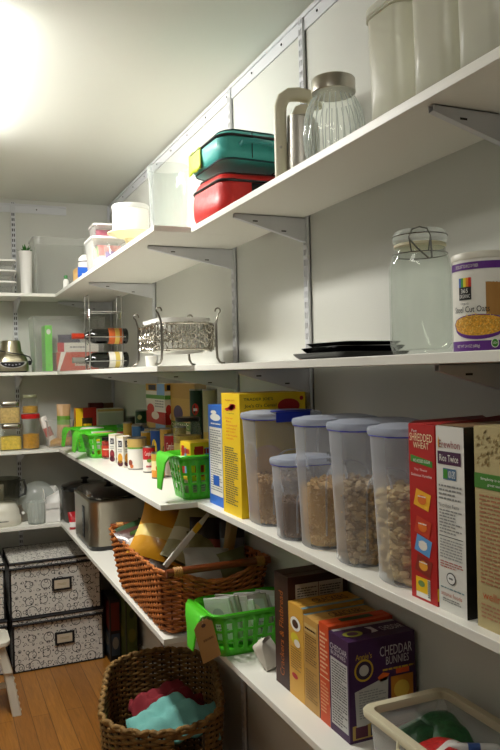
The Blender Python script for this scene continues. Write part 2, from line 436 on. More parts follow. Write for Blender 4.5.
def carton(label, x0, x1, y0, y1, z, h, c, deco, cat='box', name='food_box', rz=0., group=None, topc=None):
    w, d = x1 - x0, y1 - y0; b = B(); m = mat(c, .5, bump=.03, bscale=40)
    b.box(-w / 2, w / 2, -d / 2, d / 2, 0, h, m)
    # glued flaps on top: a raised seam so that the lid reads as folded card
    b.box(-w / 2 + .001, w / 2 - .001, -d * .12, d / 2 - .001, h, h + .0008, mat(topc or c, .55))
    deco(b, fL(w, d, h), fF(w, d, h), fT(w, d, h + .0009), w, d, h)
    o = b.build(name, loc=((x0 + x1) / 2, (y0 + y1) / 2, z), rz=rz, smooth=0); tag(o, label, cat, group)
    return o
K = {k: mat(v, .5) for k, v in dict(white='#f0eee6', black='#141414', red='#b51410', yellow='#f2c40c', blue='#1f5fc4', green='#3a8a22', purple='#55206a', orange='#e06a1c', tan='#c9a86a', grey='#8c8c8a', brown='#4a2414', cream='#e8dcb8', dgrey='#444444', gold='#d8a63c', pink='#e8739a', dred='#7d1010', navy='#16235c').items()}

# ================================================================== TOP SHELF, right wall
def canister(label, x, y, h, rz):
    t = thing('storage_canister', label, 'canister', (x, y, Z1), rz, 'tall milky canisters')
    w, d = .19, .120; b = B(); n = 8
    rg = [rr_pts(w * .92, d * .92, .03, n, 0), rr_pts(w * .95, d * .95, .03, n, .004)] + [rr_pts(w * (.95 + .05 * k), d * (.95 + .05 * k), .032, n, .004 + (h - .006) * k) for k in (.25, .5, .75, 1.)]
    rg += [rr_pts(w - .004, d - .004, .03, n, h)] + [rr_pts(w * (.95 + .05 * k) - .004, d * (.95 + .05 * k) - .004, .03, n, .006 + (h - .008) * k) for k in (.95, .5, .05)]
    b.loft(rg, MILKY); b.build('canister_body', t)
    lid_shell(w, d, h + .0006, MILKY, .034, .016, .004).build('lid', t)
    g = B(); g.tube([(p[0], p[1], p[2]) for p in rr_pts(w + .003, d + .003, .034, 6, h - .006)], .002, mat('#b9b9a6', .4), 6, True); g.build('gasket', t)
    return t
for lab, L_, R_, row, rz, hh in (('milky plastic canister nearest the ribbed glass canister on the top shelf', 357, 404, 12, .05, None), ('middle of the three tall milky canisters on the top shelf', 404, 450, 0, .03, .31), ('milky canister cut off by the right edge, top shelf', 450, 500, 0, .03, .31)):
    ya, yb = yat(L_, 100, -.25), yat(R_, 80, -.25); y = (ya + yb) / 2
    h = hh or (ztop(-.2, y, 14) - Z1)
    canister(lab, -.155, y, h, rz)

def ribbed_jar():
    x = -.125; y = yat(334, 120, x); t = thing('glass_canister', 'ribbed clear glass canister with a brushed steel lid on the top shelf', 'jar', (x, y, Z1))
    H_ = ztop(x, y, 80) - Z1; R_ = 30.5 * depth((x, y, Z1)) / FPX; b = B(); hb = H_ - .034
    prof = [(.60, .0), (.72, .02), (.86, .15), (.97, .35), (1., .52), (.97, .68), (.86, .82), (.72, .92), (.66, 1.)]
    def ring(r, z, rib): return [(r * (1 + rib * (.5 + .5 * math.cos(24 * a))) * math.cos(a), r * (1 + rib * (.5 + .5 * math.cos(24 * a))) * math.sin(a), z) for a in [2 * PI * i / 192 for i in range(192)]]
    rg = [ring(R_ * p[0], hb * p[1], .035 if .05 < p[1] < .9 else 0) for p in prof]
    rg += [ring(R_ * p[0] - .004, max(hb * p[1], .008), 0) for p in prof[::-1]]
    b.loft(rg, GLASS); b.build('glass_body', t, smooth=180)
    rb = B()
    for k in range(28):
        a = 2 * PI * k / 28; rb.tube([((R_ * p[0] + .0006) * math.cos(a), (R_ * p[0] + .0006) * math.sin(a), hb * p[1]) for p in prof[1:8]], .0016, clear('thick_glass', '#e6ece6', .3, .7, .05), 5)
    rb.build('moulded_ribs', t)
    r = R_ * .70
    B().lathe([(r, hb - .002), (r + .002, hb), (r + .002, H_ - .004), (r, H_), (.001, H_ + .001)], STEEL, 40).build('lid', t)
ribbed_jar()

def carafe():
    x = -.12; y = yat(303, 130, x); t = thing('carafe', 'steel carafe with a thick cream arched handle on the top shelf', 'carafe', (x, y, Z1), -.41)
    H_ = ztop(x, y, 93) - Z1; cr = mat('#d9d2b8', .35); b = B(); r = .046
    rg = []
    for k, (rr, z) in enumerate([(r * .98, 0), (r, .004), (r, .06), (r * .97, .12), (r * .93, H_ * .72)]):
        rg.append([(rr * math.cos(a), rr * math.sin(a), z + (0 if k < 4 else -.012 * math.cos(a) * -1 * -1)) for a in [2 * PI * i / 40 for i in range(40)]])
    rg.append([(r * .6 * math.cos(a), r * .6 * math.sin(a), H_ * .76) for a in [2 * PI * i / 40 for i in range(40)]])
    b.loft(rg, mat('#b5b1a8', .35, .7)); b.build('carafe_body', t)
    B().lathe([(r * .6, H_ * .755), (r * .62, H_ * .80), (r * .45, H_ * .86), (.003, H_ * .88)], cr, 32).build('lid', t)
    hb = B(); path = [(-.062, 0, .004), (-.062, 0, .06), (-.062, 0, H_ * .7), (-.061, 0, H_ * .86), (-.052, 0, H_ * .95), (-.036, 0, H_ * .985), (-.01, 0, H_ * .985), (.02, 0, H_ * .96), (.034, 0, H_ * .91), (.037, 0, H_ * .84)]
    rings = []
    for i, p in enumerate(path):
        a = Vector(path[max(i - 1, 0)]); c = Vector(path[min(i + 1, len(path) - 1)]); tn = (c - a).normalized(); u = Vector((-tn.z, 0, tn.x)) * -1
        rings.append([tuple(Vector(p) + u * (.017 * cx) + Vector((0, 1, 0)) * (.016 * cy)) for cx, cy in [(q[0] / .5, q[1] / .5) for q in [(v[0], v[1]) for v in rr_pts(1, 1, .3, 3)]]])
    hb.loft(rings, cr); hb.build('handle', t)
    B().lathe([(.004, 0), (.004, .003), (.001, .0035)], STEEL, 12, M=euler(PI / 2, 0, 0, (-.062, -.0135, H_ * .45))).build('rivet', t)
carafe()

def lunch_bag(label, x, y, z, w, d, h, c, panel, rz, seed):
    t = thing('lunch_bag', label, 'lunch bag', (x, y, z), rz, 'insulated lunch bags'); b = B(); n = 8; N = 4 * (n + 1)
    r = random.Random(seed); K_ = 14; rg = []
    for k in range(K_ + 1):
        v = k / K_; e = 1 - .16 * abs(2 * v - 1) ** 5; base = rr_pts(w * e, d * e, .045, n, v * h)
        ring = []
        for i, p in enumerate(base):
            a = math.atan2(p[1], p[0]); s_ = 1 + .018 * math.sin(5 * a + seed + 4 * v) + .014 * math.sin(11 * a + 9 * v + seed) * math.sin(PI * v)
            ring.append((p[0] * s_, p[1] * s_, v * h * (1 + (.05 * math.sin(2 * a + seed) if v > .5 else 0) * (v - .5) * 2)))
        rg.append(ring)
    for k in range(1, 5): q = 1 - k / 4.5; rg.append([(p[0] * q, p[1] * q, p[2] + .012 * (1 - q * q) + .003 * math.sin(8 * q + i)) for i, p in enumerate(rg[K_])])
    b.loft(rg, mat(c, .42, bump=.5, bscale=28, spec=.5)); b.build('bag_body', t, sub=1)
    zr = [tuple(Vector((p[0] * 1.012, p[1] * 1.012, p[2]))) for p in rg[int(K_ * .80)]]
    B().tube(zr, .0045, BLK, 6, True).build('zipper', t)
    for kk, nm in ((1, 'lower_piping'), (K_, 'upper_piping')):
        B().tube([(p[0] * 1.01, p[1] * 1.01, p[2]) for p in rg[kk]], .003, mat('#0e3f40' if panel else '#250606', .6), 6, True).build('piping', t)
    F = fF(w * 1.0, d * 1.03, h)
    if panel:
        s_ = B(); g = [[(-w / 2 * 1.03 - .002 * 1, d * (.04 + .38 * j / 6), h * (.10 + .72 * k / 6) + .003 * math.sin(j * 2 + k)) for j in range(7)][::-1] for k in range(7)]
        s_.sheet(g, mat('#b8cf1c', .5, bump=.4, bscale=30)); s_.build('side_panel', t, solid=.002)
        hd = B(); pts = [(-.06, -d / 2 - .004, h * .48), (-.055, -d / 2 - .016, h * .56), (-.02, -d / 2 - .024, h * .6), (.03, -d / 2 - .022, h * .57), (.065, -d / 2 - .014, h * .48), (.068, -d / 2 - .004, h * .42)]
        hd.tube(pts, .010, mat('#2f8f8c', .5), 8, flat=.5); hd.build('handle', t)
        B().tube([(w * .0 - .02, -d / 2 * 1.035, h * v / 10) for v in range(1, 10)], .0016, BLK, 5).build('seam', t)
    else:
        B().rect(F, .42, .35, .66, .72, BLK, .003).build('label_patch', t, solid=.002)
    return t
ly = yat(219, 190, -.25)
h_red = (ztop(-.24, ly, 181) - Z1) * 1.35
lunch_bag('red lunch bag lying under the teal one on the top shelf', -.135, ly + .125, Z1, .235, .27, h_red, '#c8201a', False, .04, 2)
lunch_bag('teal lunch bag with a yellow-green end, on top of the red one', -.13, ly + .125, Z1 + h_red * 1.2, .245, .29, (ztop(-.2, ly + .06, 134) - Z1 - h_red * 1.2) * .93, '#45b0a8', True, .02, 5)

def vase():
    x = -.275; y = yat(169, 210, x); t = thing('glass_vase', 'clear glass cylinder vase with a heavy base, top shelf beside the lunch bags', 'vase', (x, y, Z1))
    R_ = 20.5 * depth((x, y, Z1)) / FPX; H_ = ztop(x, y, 168) - Z1
    B().lathe([(R_ * .82, 0), (R_ * .86, .003), (R_ * .88, .03), (R_ * .92, H_ * .4), (R_ * .97, H_ * .8), (R_ * 1.04, H_), (R_ * 1.01, H_), (R_ * .93, H_ * .8), (R_ * .87, H_ * .4), (R_ * .8, .035), (.002, .022)], VASEG, 48).build('vase_wall', t)
    B().lathe([(R_ * .86, .0025), (R_ * .87, .012), (R_ * .6, .019), (.002, .016)], clear('thick_glass', '#e6ece6', .3, .7, .05), 48, cap0=False, cap1=False).build('vase_base', t)
vase()
def cake():
    x = -.28; y = yat(131, 235, x); dp = depth((x, y, Z1)); t = thing('cake_stand', 'cream footed plate on the top shelf holding a white round canister', 'plate', (x, y, Z1))
    R_ = 23.5 * dp / FPX; zp = ztop(x, y, 236) - Z1; cr = mat('#e6dcae', .4)
    B().lathe([(R_ * .45, 0), (R_ * .42, .006), (.02, .014), (.018, zp * .6), (.03, zp - .012), (R_ * .6, zp - .006), (R_, zp + .008), (R_, zp + .012), (R_ * .6, zp), (.002, zp)], cr, 48).build('plate', t)
    w = thing('storage_canister', 'white round canister standing on the cream footed plate', 'canister', (x, y, Z1 + zp))
    r = 18 * dp / FPX; h = ztop(x, y, 206) - Z1 - zp
    B().lathe([(r, 0), (r, h * .86), (r * .98, h * .9)], WHT, 40).build('canister_body', w)
    B().lathe([(r * 1.03, h * .84), (r * 1.04, h * .96), (r, h), (.002, h + .004)], mat('#d8d8d4', .3, .3), 40).build('lid', w)
cake()
# clear lidded tub with colourful packets
def lidded_tub(label, x0, x1, y0, y1, z, h, lidm, body, nm='plastic_tub', taper=.9, lid=True, rz=0., group=None):
    w, d = x1 - x0, y1 - y0; t = thing(nm, label, 'tub', ((x0 + x1) / 2, (y0 + y1) / 2, z), rz, group)
    tub_shell(w, d, h, body, .02, taper, rim=.004).build('tub_body', t)
    if lid: lid_shell(w, d, h + .0006, lidm, .022, .010, .006).build('lid', t)
    return t
ty = yat(93, 255, -.37); th_ = ztop(-.33, ty, 238) - Z1
lidded_tub('clear tub of colourful packets with a white lid, far part of the top shelf', -.37, -.2, ty, ty + .2, Z1, th_, WHT, THINP)
r = random.Random(3)
for k, (c, nm_) in enumerate((('#d07070', 'red'), ('#8ac080', 'green'), ('#e6d9c0', 'cream'), ('#d67a8a', 'pink'))):
    b = pouch(.11, th_ * .8, .025, mat(c, .5), (.3, .6), mat('#eee8dc', .5), k)
    tag(b.build('snack_packet', loc=(-.285, ty + .045 + .036 * k, Z1 + .006)), '%s packet standing inside the white-lidded clear tub, top shelf' % nm_, 'packet', 'packets in the white-lidded tub')
py_ = yat(110, 235, -.2)
lidded_tub('small clear tub with a white lid and magenta cloth inside, top shelf', -.3, -.16, py_ - .1, py_ + .05, Z1, ztop(-.25, py_, 229) - Z1, WHT, THINP)
tag(pouch(.10, ztop(-.25, py_, 229) - Z1 - .015, .08, mat('#c41e5c', .6), seed=9).build('folded_cloth', loc=(-.23, py_ - .025, Z1 + .006)), 'magenta cloth bundled inside the small white-lidded tub', 'cloth')
sy_ = yat(114, 246, -.3)
t = thing('storage_jar', 'small clear jar between the packet tub and the cream footed plate', 'jar', (-.335, yat(112, 246, -.335), Z1))
B().lathe([(.03, 0), (.034, .004), (.034, .07), (.026, .082), (.024, .09), (.021, .09), (.03, .07), (.03, .006)], GLASS, 28).build('jar_body', t)
B().lathe([(.029, .0065), (.029, .05), (.001, .052)], mat('#7a6a90', .8, bump=1, bscale=80), 24).build('contents', t)
# carton with a blue side, white lidded pot on it
by_ = yat(78, 280, -.37); bh_ = ztop(-.37, by_, 267) - Z1
def dz(b, L, F, T, w, d, h):
    b.rect(F, 0, 0, 1, 1, K['blue'], .0004); b.text(F, .2, .4, .8, .62, 'Ms', K['white']); b.rect(L, .2, .2, .8, .7, mat('#e9c07a', .5), .0004)
carton('small carton with tan front and blue side, far end of top shelf', -.37, -.26, by_, by_ + .14, Z1, bh_, '#d8a860', dz)
t = thing('storage_pot', 'round white pot with a grey band standing on the tan and blue carton', 'pot', (-.315, by_ + .07, Z1 + bh_ + .001))
r_ = 7.5 * depth((-.31, by_, Z1)) / FPX; h_ = .075
B().lathe([(r_ * .8, 0), (r_, .012), (r_ * 1.02, h_ * .5)], WHT, 32).build('pot_body', t)
B().lathe([(r_ * 1.03, h_ * .44), (r_ * 1.03, h_ * .52)], mat('#55555a', .4), 32, cap0=False, cap1=False).build('band', t)
B().lathe([(r_ * 1.02, h_ * .5), (r_ * .95, h_ * .75), (r_ * .5, h_ * .97), (.001, h_)], WHT, 32).build('lid', t)
gx = -.37; gy = yat(66, 284, gx)
t = thing('spice_bottle', 'small white bottle with a green and red cap, far end of top shelf', 'bottle', (gx, gy, Z1))
B().lathe([(.014, 0), (.016, .003), (.016, .045), (.009, .058)], WHT, 20).build('bottle_body', t)
B().lathe([(.010, .057), (.011, .072), (.008, .078), (.001, .079)], mat('#2d7a35', .5), 16).build('cap', t)

# ------------------------------------------------------------------ top shelf, back wall
YF = D - .285
a_ = ony(30, 290, YF); c_ = ony(88, 290, YF); hb_ = ony(35, 236, YF).z - Z1
t = thing('plastic_tub', 'large empty clear plastic tub on the back wall top shelf', 'tub', ((a_.x + c_.x) / 2 + .03, YF + .135, Z1))
tub_shell(c_.x - a_.x, .25, hb_, THINP, .03, .93).build('tub_body', t)
t = thing('potted_plant', 'small green sprig in a tall white vase at the top shelf of the back wall', 'plant', (ony(31, 280, YF).x - .02, YF + .06, Z1))
hv = ony(28, 250, YF).z - Z1
B().lathe([(.024, 0), (.03, .004), (.036, hv * .8), (.04, hv), (.037, hv), (.033, hv * .8), (.02, .01)], WHT, 28).build('vase', t)
b = B(); r = random.Random(4)
for k in range(26):
    a = r.uniform(0, 2 * PI); el = r.uniform(.3, 1.3); L_ = r.uniform(.03, .06); dx, dy, dz_ = math.cos(a) * math.cos(el), math.sin(a) * math.cos(el), math.sin(el)
    p = Vector((0, 0, hv - .012)); q = Vector((dx, dy, dz_)) * L_; s_ = Vector((-dy, dx, 0)).normalized() * .009
    b.add([p, p + q * .5 + s_, p + q, p + q * .5 - s_], [(0, 1, 2, 3)], mat('#2f6a1e', .6, var=.3))
b.build('leaves', t, smooth=0, solid=.0008)
zz = Z1
for k, (hh_, lab) in enumerate(((.075, 'bottom'), (.065, 'middle'), (.06, 'top'))):
    w_ = .2; xx = ony(16, 275, YF).x - w_ / 2
    lidded_tub('clear box with a white lid, %s of the stack at the far left' % lab, xx - w_ / 2, xx + w_ / 2, YF + .01, YF + .2, zz, hh_ - .012, WHT, THINP, 'lidded_box', .96, group='stack of lidded boxes'); zz += hh_

# ================================================================== SECOND SHELF
def clamp_jar():
    x = -.17; y = yat(421, 300, x); dp = depth((x, y, Z2)); t = thing('clamp_lid_jar', 'large empty glass jar with a wire clamp lid beside the oats canister', 'jar', (x, y, Z2), facing(x, y))
    R_ = 31 * dp / FPX; H_ = ztop(x, y, 231) - Z2; hn = H_ * .855
    rg = [(R_ * .8, 0), (R_ * .92, .004), (R_, .018), (R_, hn * .78), (R_ * .97, hn * .86), (R_ * .86, hn * .94), (R_ * .80, hn * .97), (R_ * .80, hn)]
    B().lathe(rg + [(R_ * .76, hn), (R_ * .76, hn * .97), (R_ * .92, hn * .86), (R_ * .95, hn * .78), (R_ * .95, .022), (R_ * .8, .01), (.002, .013)], clear('jar_glass', '#d8dcd9', .0, .34, .02, '#fafcfa'), 56).build('jar_body', t)
    B().lathe([(R_ * .79, hn + .001), (R_ * .83, hn + .003), (R_ * .83, hn + .007), (R_ * .79, hn + .009)], mat('#d6cfae', .5), 40).build('gasket', t)
    B().lathe([(R_ * .80, hn + .010), (R_ * .86, hn + .014), (R_ * .86, H_ - .010), (R_ * .80, H_ - .003), (R_ * .72, H_), (R_ * .6, H_ - .005), (.002, H_ - .006)], clear('thick_glass', '#e6ece6', .3, .7, .05), 48).build('glass_lid', t)
    w = B(); wire = mat('#8e8e8c', .25, 1.)
    for q in (hn - .012, H_ - .012): w.tube([(R_ * .87 * math.cos(2 * PI * k / 40), R_ * .87 * math.sin(2 * PI * k / 40), q) for k in range(40)], .0012, wire, 6, True)
    f = -R_ * .9; w.tube([(-.016, f, hn - .012), (-.02, f - .004, hn + .016), (-.014, f - .002, H_ - .006), (0, f + .003, H_ - .001), (.014, f - .002, H_ - .006), (.02, f - .004, hn + .016), (.016, f, hn - .012)], .0014, wire, 6)
    w.tube([(-.02, f - .004, hn + .012), (-.006, f - .008, hn - .006), (.016, f - .007, hn - .028), (.022, f - .006, hn - .026), (.02, f - .004, hn + .012)], .0017, wire, 6)
    w.build('wire_clamp', t)
clamp_jar()
def oats():
    x = -.15; r_ = .0575; y = yat(486, 300, x); t = thing('oats_canister', 'white and purple oats canister at the right end of the second shelf', 'canister', (x, y, Z2), facing(x, y))
    H_ = ztop(x, y, 255) - Z2; b = B(); wt = mat('#ece9df', .4); pu = mat('#5f2484', .4)
    b.lathe([(r_ * .96, 0), (r_, .002), (r_, H_ - .012)], wt, 64); 
    F = fC(r_ + .0002, .001, H_ - .012, 1.6 * PI)
    b.rect(F, 0, .0, 1, .115, pu, .0004, 48); b.rect(F, 0, .885, 1, .965, pu, .0004, 48)
    b.text(F, .30, .905, .46, .94, 'EXCELLENT SOURCE OF FIBER', wt); b.text(F, .30, .035, .46, .075, 'NET WT 24 OZ (680g)', wt)
    # logo block
    u0, u1 = .325, .415; bw = (u1 - u0) / 5
    for k, c in enumerate(('#2f5fb0', '#3a9a3a', '#e8d820', '#ef8b1c', '#cf2a1c')): b.rect(F, u0 + bw * k, .70, u0 + bw * (k + 1), .80, mat(c, .5), .0006, 2)
    b.rect(F, u0, .56, u1, .70, K['black'], .0006, 6); b.text(F, .345, .635, .395, .68, '365', K['white'], .0014); b.text(F, .332, .58, .408, .62, 'ORGANIC', K['white'], .0014)
    b.text(F, .34, .50, .40, .535, 'Organic', K['dgrey']); b.text(F, .285, .425, .52, .49, 'Steel Cut Oats', K['black'])
    # jug and bowl of oats
    jug = [(.50, .40), (.52, .56), (.50, .74), (.53, .76), (.62, .74), (.63, .6), (.60, .4)]
    for a in range(6): b.poly(F, [(.50 + .02 * a, .38), (.52 + .02 * a, .38), (.52 + .02 * a, .74 - .004 * a), (.50 + .02 * a, .74)], mat('#a87838', .6), .0008)
    n = 16
    for i in range(n):   # purple bowl, built of narrow curved strips, and the heap of oats over it
        a0, a1 = .27 + .36 * i / n, .27 + .36 * (i + 1) / n; tq = lambda u: (u - .45) / .18
        lo = lambda u: .13 + .17 * (1 - math.sqrt(max(0, 1 - tq(u) ** 2)))
        hi = lambda u: .30 + .10 * math.sqrt(max(0, 1 - tq(u) ** 2))
        b.poly(F, [(a0, lo(a0)), (a1, lo(a1)), (a1, hi(a1)), (a0, hi(a0))], pu, .0010)
        k0, k1 = .28 + .34 * i / n, .28 + .34 * (i + 1) / n; tk = lambda u: (u - .45) / .17
        l2 = lambda u: .30 - .13 * math.sqrt(max(0, 1 - tk(u) ** 2)); h2 = lambda u: .30 + .09 * math.sqrt(max(0, 1 - tk(u) ** 2))
        b.poly(F, [(k0, l2(k0)), (k1, l2(k1)), (k1, h2(k1)), (k0, h2(k0))], mat('#dca030', .7, var=.35, vscale=300), .0014)
    q = random.Random(5)
    for k in range(170):
        u = .45 + .155 * q.uniform(-1, 1); v = .30 + .11 * q.uniform(-1, 1) * math.sqrt(max(0, 1 - ((u - .45) / .16) ** 2)); a = q.uniform(0, PI); du, dv = .008 * math.cos(a), .018 * math.sin(a)
        b.poly(F, [(u - du, v - dv), (u + du * .4, v - dv * .2), (u + du, v + dv), (u - du * .4, v + dv * .3)], mat('#f2cc66' if k % 3 else '#c07c22', .7), .0018)
    b.oval(F, .545, .085, .022, .05, K['white'], .0020, 20); b.oval(F, .545, .085, .018, .042, K['green'], .0023, 20); b.text(F, .532, .075, .558, .098, 'USDA', K['white'], .0027)
    b.build('canister_body', t)
    B().lathe([(r_ + .001, H_ - .012), (r_ + .0015, H_ - .002), (r_, H_), (r_ - .004, H_), (r_ - .005, H_ - .003), (.001, H_ - .003)], mat('#d8d4c4', .4), 56).build('lid', t)
oats()
# black trays
yb0 = yat(383, 352, -.2); ya0 = yat(300, 355, -.2)
zz = Z2
for k, (w, l, dx, dy, rz, hh_, lab) in enumerate(((.19, .235, 0, .02, .05, .014, 'bottom'), (.175, .22, .005, .02, -.06, .012, 'middle'), (.16, .18, .01, .02, .12, .009, 'top'))):
    b = B(); n = 6
    b.loft([rr_pts(w * .9, l * .9, .025, n, 0), rr_pts(w, l, .03, n, hh_ * .6), rr_pts(w + .008, l + .008, .032, n, hh_), rr_pts(w + .004, l + .004, .03, n, hh_ + .001), rr_pts(w - .012, l - .012, .025, n, hh_ - .0005), rr_pts(w * .86, l * .86, .025, n, .0018)], mat('#08080a', .25, coat=.3))
    tag(b.build('black_tray', loc=(-.155 + dx, (ya0 + yb0) / 2 + dy, zz), rz=rz), 'flat black tray, %s one of the pile left of the clamp-lid jar' % lab, 'tray', 'pile of black trays'); zz += hh_ + .0012

# silver openwork stand with a white dish
def silver():
    y0 = yat(160, 345, -.335); d = .32; w = .22; cx = -.225; cy = y0 + d / 2
    t = thing('openwork_stand', 'silver openwork serving stand with scroll legs on the second shelf', 'stand', (cx, cy, Z2))
    zb = ztop(cx, y0, 349) - Z2; zt = ztop(cx, y0, 323) - Z2; zs_ = ztop(cx, y0, 307) - Z2
    sv = mat('#c4beb2', .2, 1.)
    b = B(); per = rr_even(w, d, .07, 56); q = random.Random(6)
    for z in (zb, zt): b.tube([(p[0], p[1], z) for p in rr_pts(w, d, .07, 6)], .004, sv, 8, True)
    for i, p in enumerate(per):
        tn = Vector((-p[3], p[2], 0)); o = Vector((p[0], p[1], 0))
        for zz_ in (.22, .5, .78):
            zc_ = zb + (zt - zb) * (zz_ + q.uniform(-.06, .06)); rr = (zt - zb) * q.uniform(.18, .27); nn = 10; off = q.uniform(-.003, .003)
            b.tube([tuple(o + Vector((p[2], p[3], 0)) * off + tn * rr * math.cos(2 * PI * k / nn) + Vector((0, 0, zc_ + rr * math.sin(2 * PI * k / nn)))) for k in range(nn)], .0019, sv, 5, True)
        if i % 2 == 0:
            c = o + Vector((p[2], p[3], 0)) * .003; c.z = zb + (zt - zb) * .5; b.lathe([(.0005, -.006), (.006, 0), (.0005, .006)], sv, 8, c=tuple(c))
        b.tube([tuple(o + tn * (.004 * math.sin(6 * s_)) + Vector((0, 0, zb + (zt - zb) * s_))) for s_ in [k / 5 for k in range(6)]], .0015, sv, 4)
    b.build('openwork_band', t)
    for sx in (-1, 1):
        for sy in (-1, 1):
            l = B(); X, Y_ = sx * (w / 2 - .012), sy * (d / 2 - .012); pts = []
            for k in range(9): a = -PI * .4 + k * PI * 1.5 / 8; pts.append((X + sx * (.012 + .010 * math.cos(a)), Y_ + sy * (.008), zs_ - .012 + .010 * math.sin(a)))
            pts = pts[::-1] + [(X + sx * .004, Y_ + sy * .008, zt), (X + sx * .004, Y_ + sy * .01, zb), (X + sx * .006, Y_ + sy * .01, zb * .45), (X + sx * .014, Y_ + sy * .012, .012), (X + sx * .026, Y_ + sy * .014, .006), (X + sx * .032, Y_ + sy * .014, .008)]
            l.tube(pts, [.003] * 9 + [.0045, .005, .0048, .004, .0042, .0045], mat('#8a857c', .3, 1.), 8); l.build('leg', t)
    dsh = thing('serving_dish', 'white oval dish sitting in the silver openwork stand', 'dish', (cx, cy, Z2 + zb - .012))
    hd = ztop(cx, y0, 317) - Z2 - zb + .012; b = B(); n = 8
    b.loft([rr_pts(w * .6, d * .65, .05, n, 0), rr_pts(w * .8, d * .84, .06, n, .01), rr_pts(w * .9, d * .92, .065, n, hd * .8), rr_pts(w * .93, d * .945, .07, n, hd), rr_pts(w * .88, d * .91, .065, n, hd), rr_pts(w * .8, d * .84, .06, n, hd * .4), rr_pts(w * .6, d * .65, .05, n, .008)], WHT)
    b.build('dish_wall', dsh)
silver()
# wine rack with two bottles
def rack():
    xc = -.19; yr = yat(104, 345, xc); t = thing('wine_rack', 'chrome wire wine rack holding two bottles on the second shelf', 'rack', (xc, yr, Z2))
    hz = ztop(xc, yr, 296) - Z2; z1_ = ztop(xc - .12, yr, 366) - Z2
    l1 = .03; l2 = ztop(xc, yr, 341) - Z2 - 0; l3 = ztop(xc, yr, 316) - Z2
    for s_ in (-1, 1):
        b = B(); X = .09 * s_
        pts = [(X, -.06, .002), (X, -.062, hz * .5), (X, -.06, hz - .02), (X, -.045, hz), (X, .045, hz), (X, .06, hz - .02), (X, .062, hz * .5), (X, .06, .002)]
        b.tube(pts, .0032, CHROME, 8); b.tube([(X, -.06, .003), (X, .06, .003)], .003, CHROME, 8)
        b.build('frame', t)
    for k, z in enumerate((l1, l2, l3)):
        b = B()
        for s_ in (-1, 1):
            X = .09 * s_; z_ = z
            b.tube([(X, -.06, z_ + .02), (X, -.04, z_ + .012), (X, -.022, z_ - .012), (X, 0, z_ - .02 + .0), (X, .022, z_ - .012), (X, .04, z_ + .012), (X, .06, z_ + .02)], .0025, CHROME, 8)
        for s_ in (-1, 1): b.tube([(-.11, .06 * s_, z + .02), (.11, .06 * s_, z + .02)], .0022, CHROME, 8)
        b.build('bottle_cradle', t)
    for k, (z, caps, lab, lc, lc2) in enumerate(((l2, '#c23a1e', 'wine bottle with orange-red neck foil, upper tier of the wire rack', '#d8682c', '#e8c860'), (l1, '#8c8a80', 'wine bottle with silver-grey neck foil, lower tier of the wire rack', '#e9e6da', '#d8c060'))):
        R_ = .044; zc_ = z - .0165 + R_ + .0
        bt = thing('wine_bottle', lab, 'bottle', (xc, yr, Z2 + zc_), 0, 'bottles in the wire rack')
        Mx = Matrix.Rotation(-PI / 2, 4, 'Y') @ Matrix.Translation((0, 0, -.13))   # base towards the wall, neck to the room
        B().lathe([(.02, .004), (R_ * .9, 0), (R_, .005), (R_, .17), (R_ * .93, .195), (R_ * .6, .215), (.016, .235), (.0145, .25)], mat('#0a0f0b', .08, coat=.5), 40, M=Mx).build('bottle_glass', bt)
        B().lathe([(.0152, .235), (.0155, .236), (.0155, .295), (.0165, .297), (.0165, .305), (.001, .306)], mat(caps, .4, .2), 28, M=Mx).build('neck_foil', bt)
        lb = B(); lb.lathe([(R_ + .0003, .03), (R_ + .0003, .11)], mat(lc, .5), 40, M=Mx, cap0=False, cap1=False); lb.lathe([(R_ + .0006, .05), (R_ + .0006, .075)], mat(lc2, .5), 40, M=Mx, cap0=False, cap1=False); lb.build('label_band', bt)
rack()
xx = -.33; yy = yat(151, 358, xx); t = thing('cup', 'small white cup between the wine rack and the silver stand', 'cup', (xx, yy, Z2))
B().lathe([(.014, 0), (.019, .004), (.022, .04), (.020, .04), (.016, .006)], WHT, 24).build('cup_wall', t)

# ------------------------------------------------------------------ second shelf, back wall
YF = D - .29
def blender():
    P = ony(13, 371, YF); x, y = P.x, YF + .10; t = thing('blender_base', 'brushed steel blender motor base on the back wall second shelf', 'blender', (x, y, Z2))
    st = mat('#a39c84', .3, 1.); b = B(); n = 8
    b.loft([rr_pts(.19, .18, .05, n, .008), rr_pts(.19, .18, .05, n, .04), rr_pts(.18, .17, .05, n, .075), rr_pts(.155, .15, .05, n, .10), rr_pts(.12, .12, .05, n, .125), rr_pts(.108, .108, .05, n, .18), rr_pts(.10, .10, .048, n, .188)], st); b.build('motor_housing', t)
    B().loft([rr_pts(.16, .15, .04, n, 0), rr_pts(.18, .17, .05, n, .0085)], BLK).build('foot', t)
    c = B(); F = lambda u, v, o: (-.08 + .16 * u, -.0905 - o, .02 + .045 * v)
    c.poly(F, [(.5 - .5 * math.cos(PI * k / 12), .95 - .85 * math.sin(PI * k / 12)) for k in range(13)], mat('#c9c7c0', .3, .6), .001)
    c.poly(F, [(.5 - .42 * math.cos(PI * k / 12), .88 - .68 * math.sin(PI * k / 12)) for k in range(13)], BLK, .002)
    for k in range(5): c.oval(F, .26 + .12 * k, .62 - .12 * (1 - abs(k - 2) / 2), .035, .08, mat('#9a9aa6', .4), .003)
    c.build('control_panel', t)
    B().tube([(-.1, -.02, .135), (-.06, -.075, .125), (0, -.09, .112), (.06, -.085, .102), (.1, -.05, .09), (.115, -.02, .07), (.112, -.01, .05)], .0035, BLK, 8).build('power_cord', t)
    B().lathe([(.012, 0), (.014, .012), (.010, .02)], BLK, 16, M=euler(0, PI / 2, 0, (.092, -.03, .055))).build('knob', t)
blender()
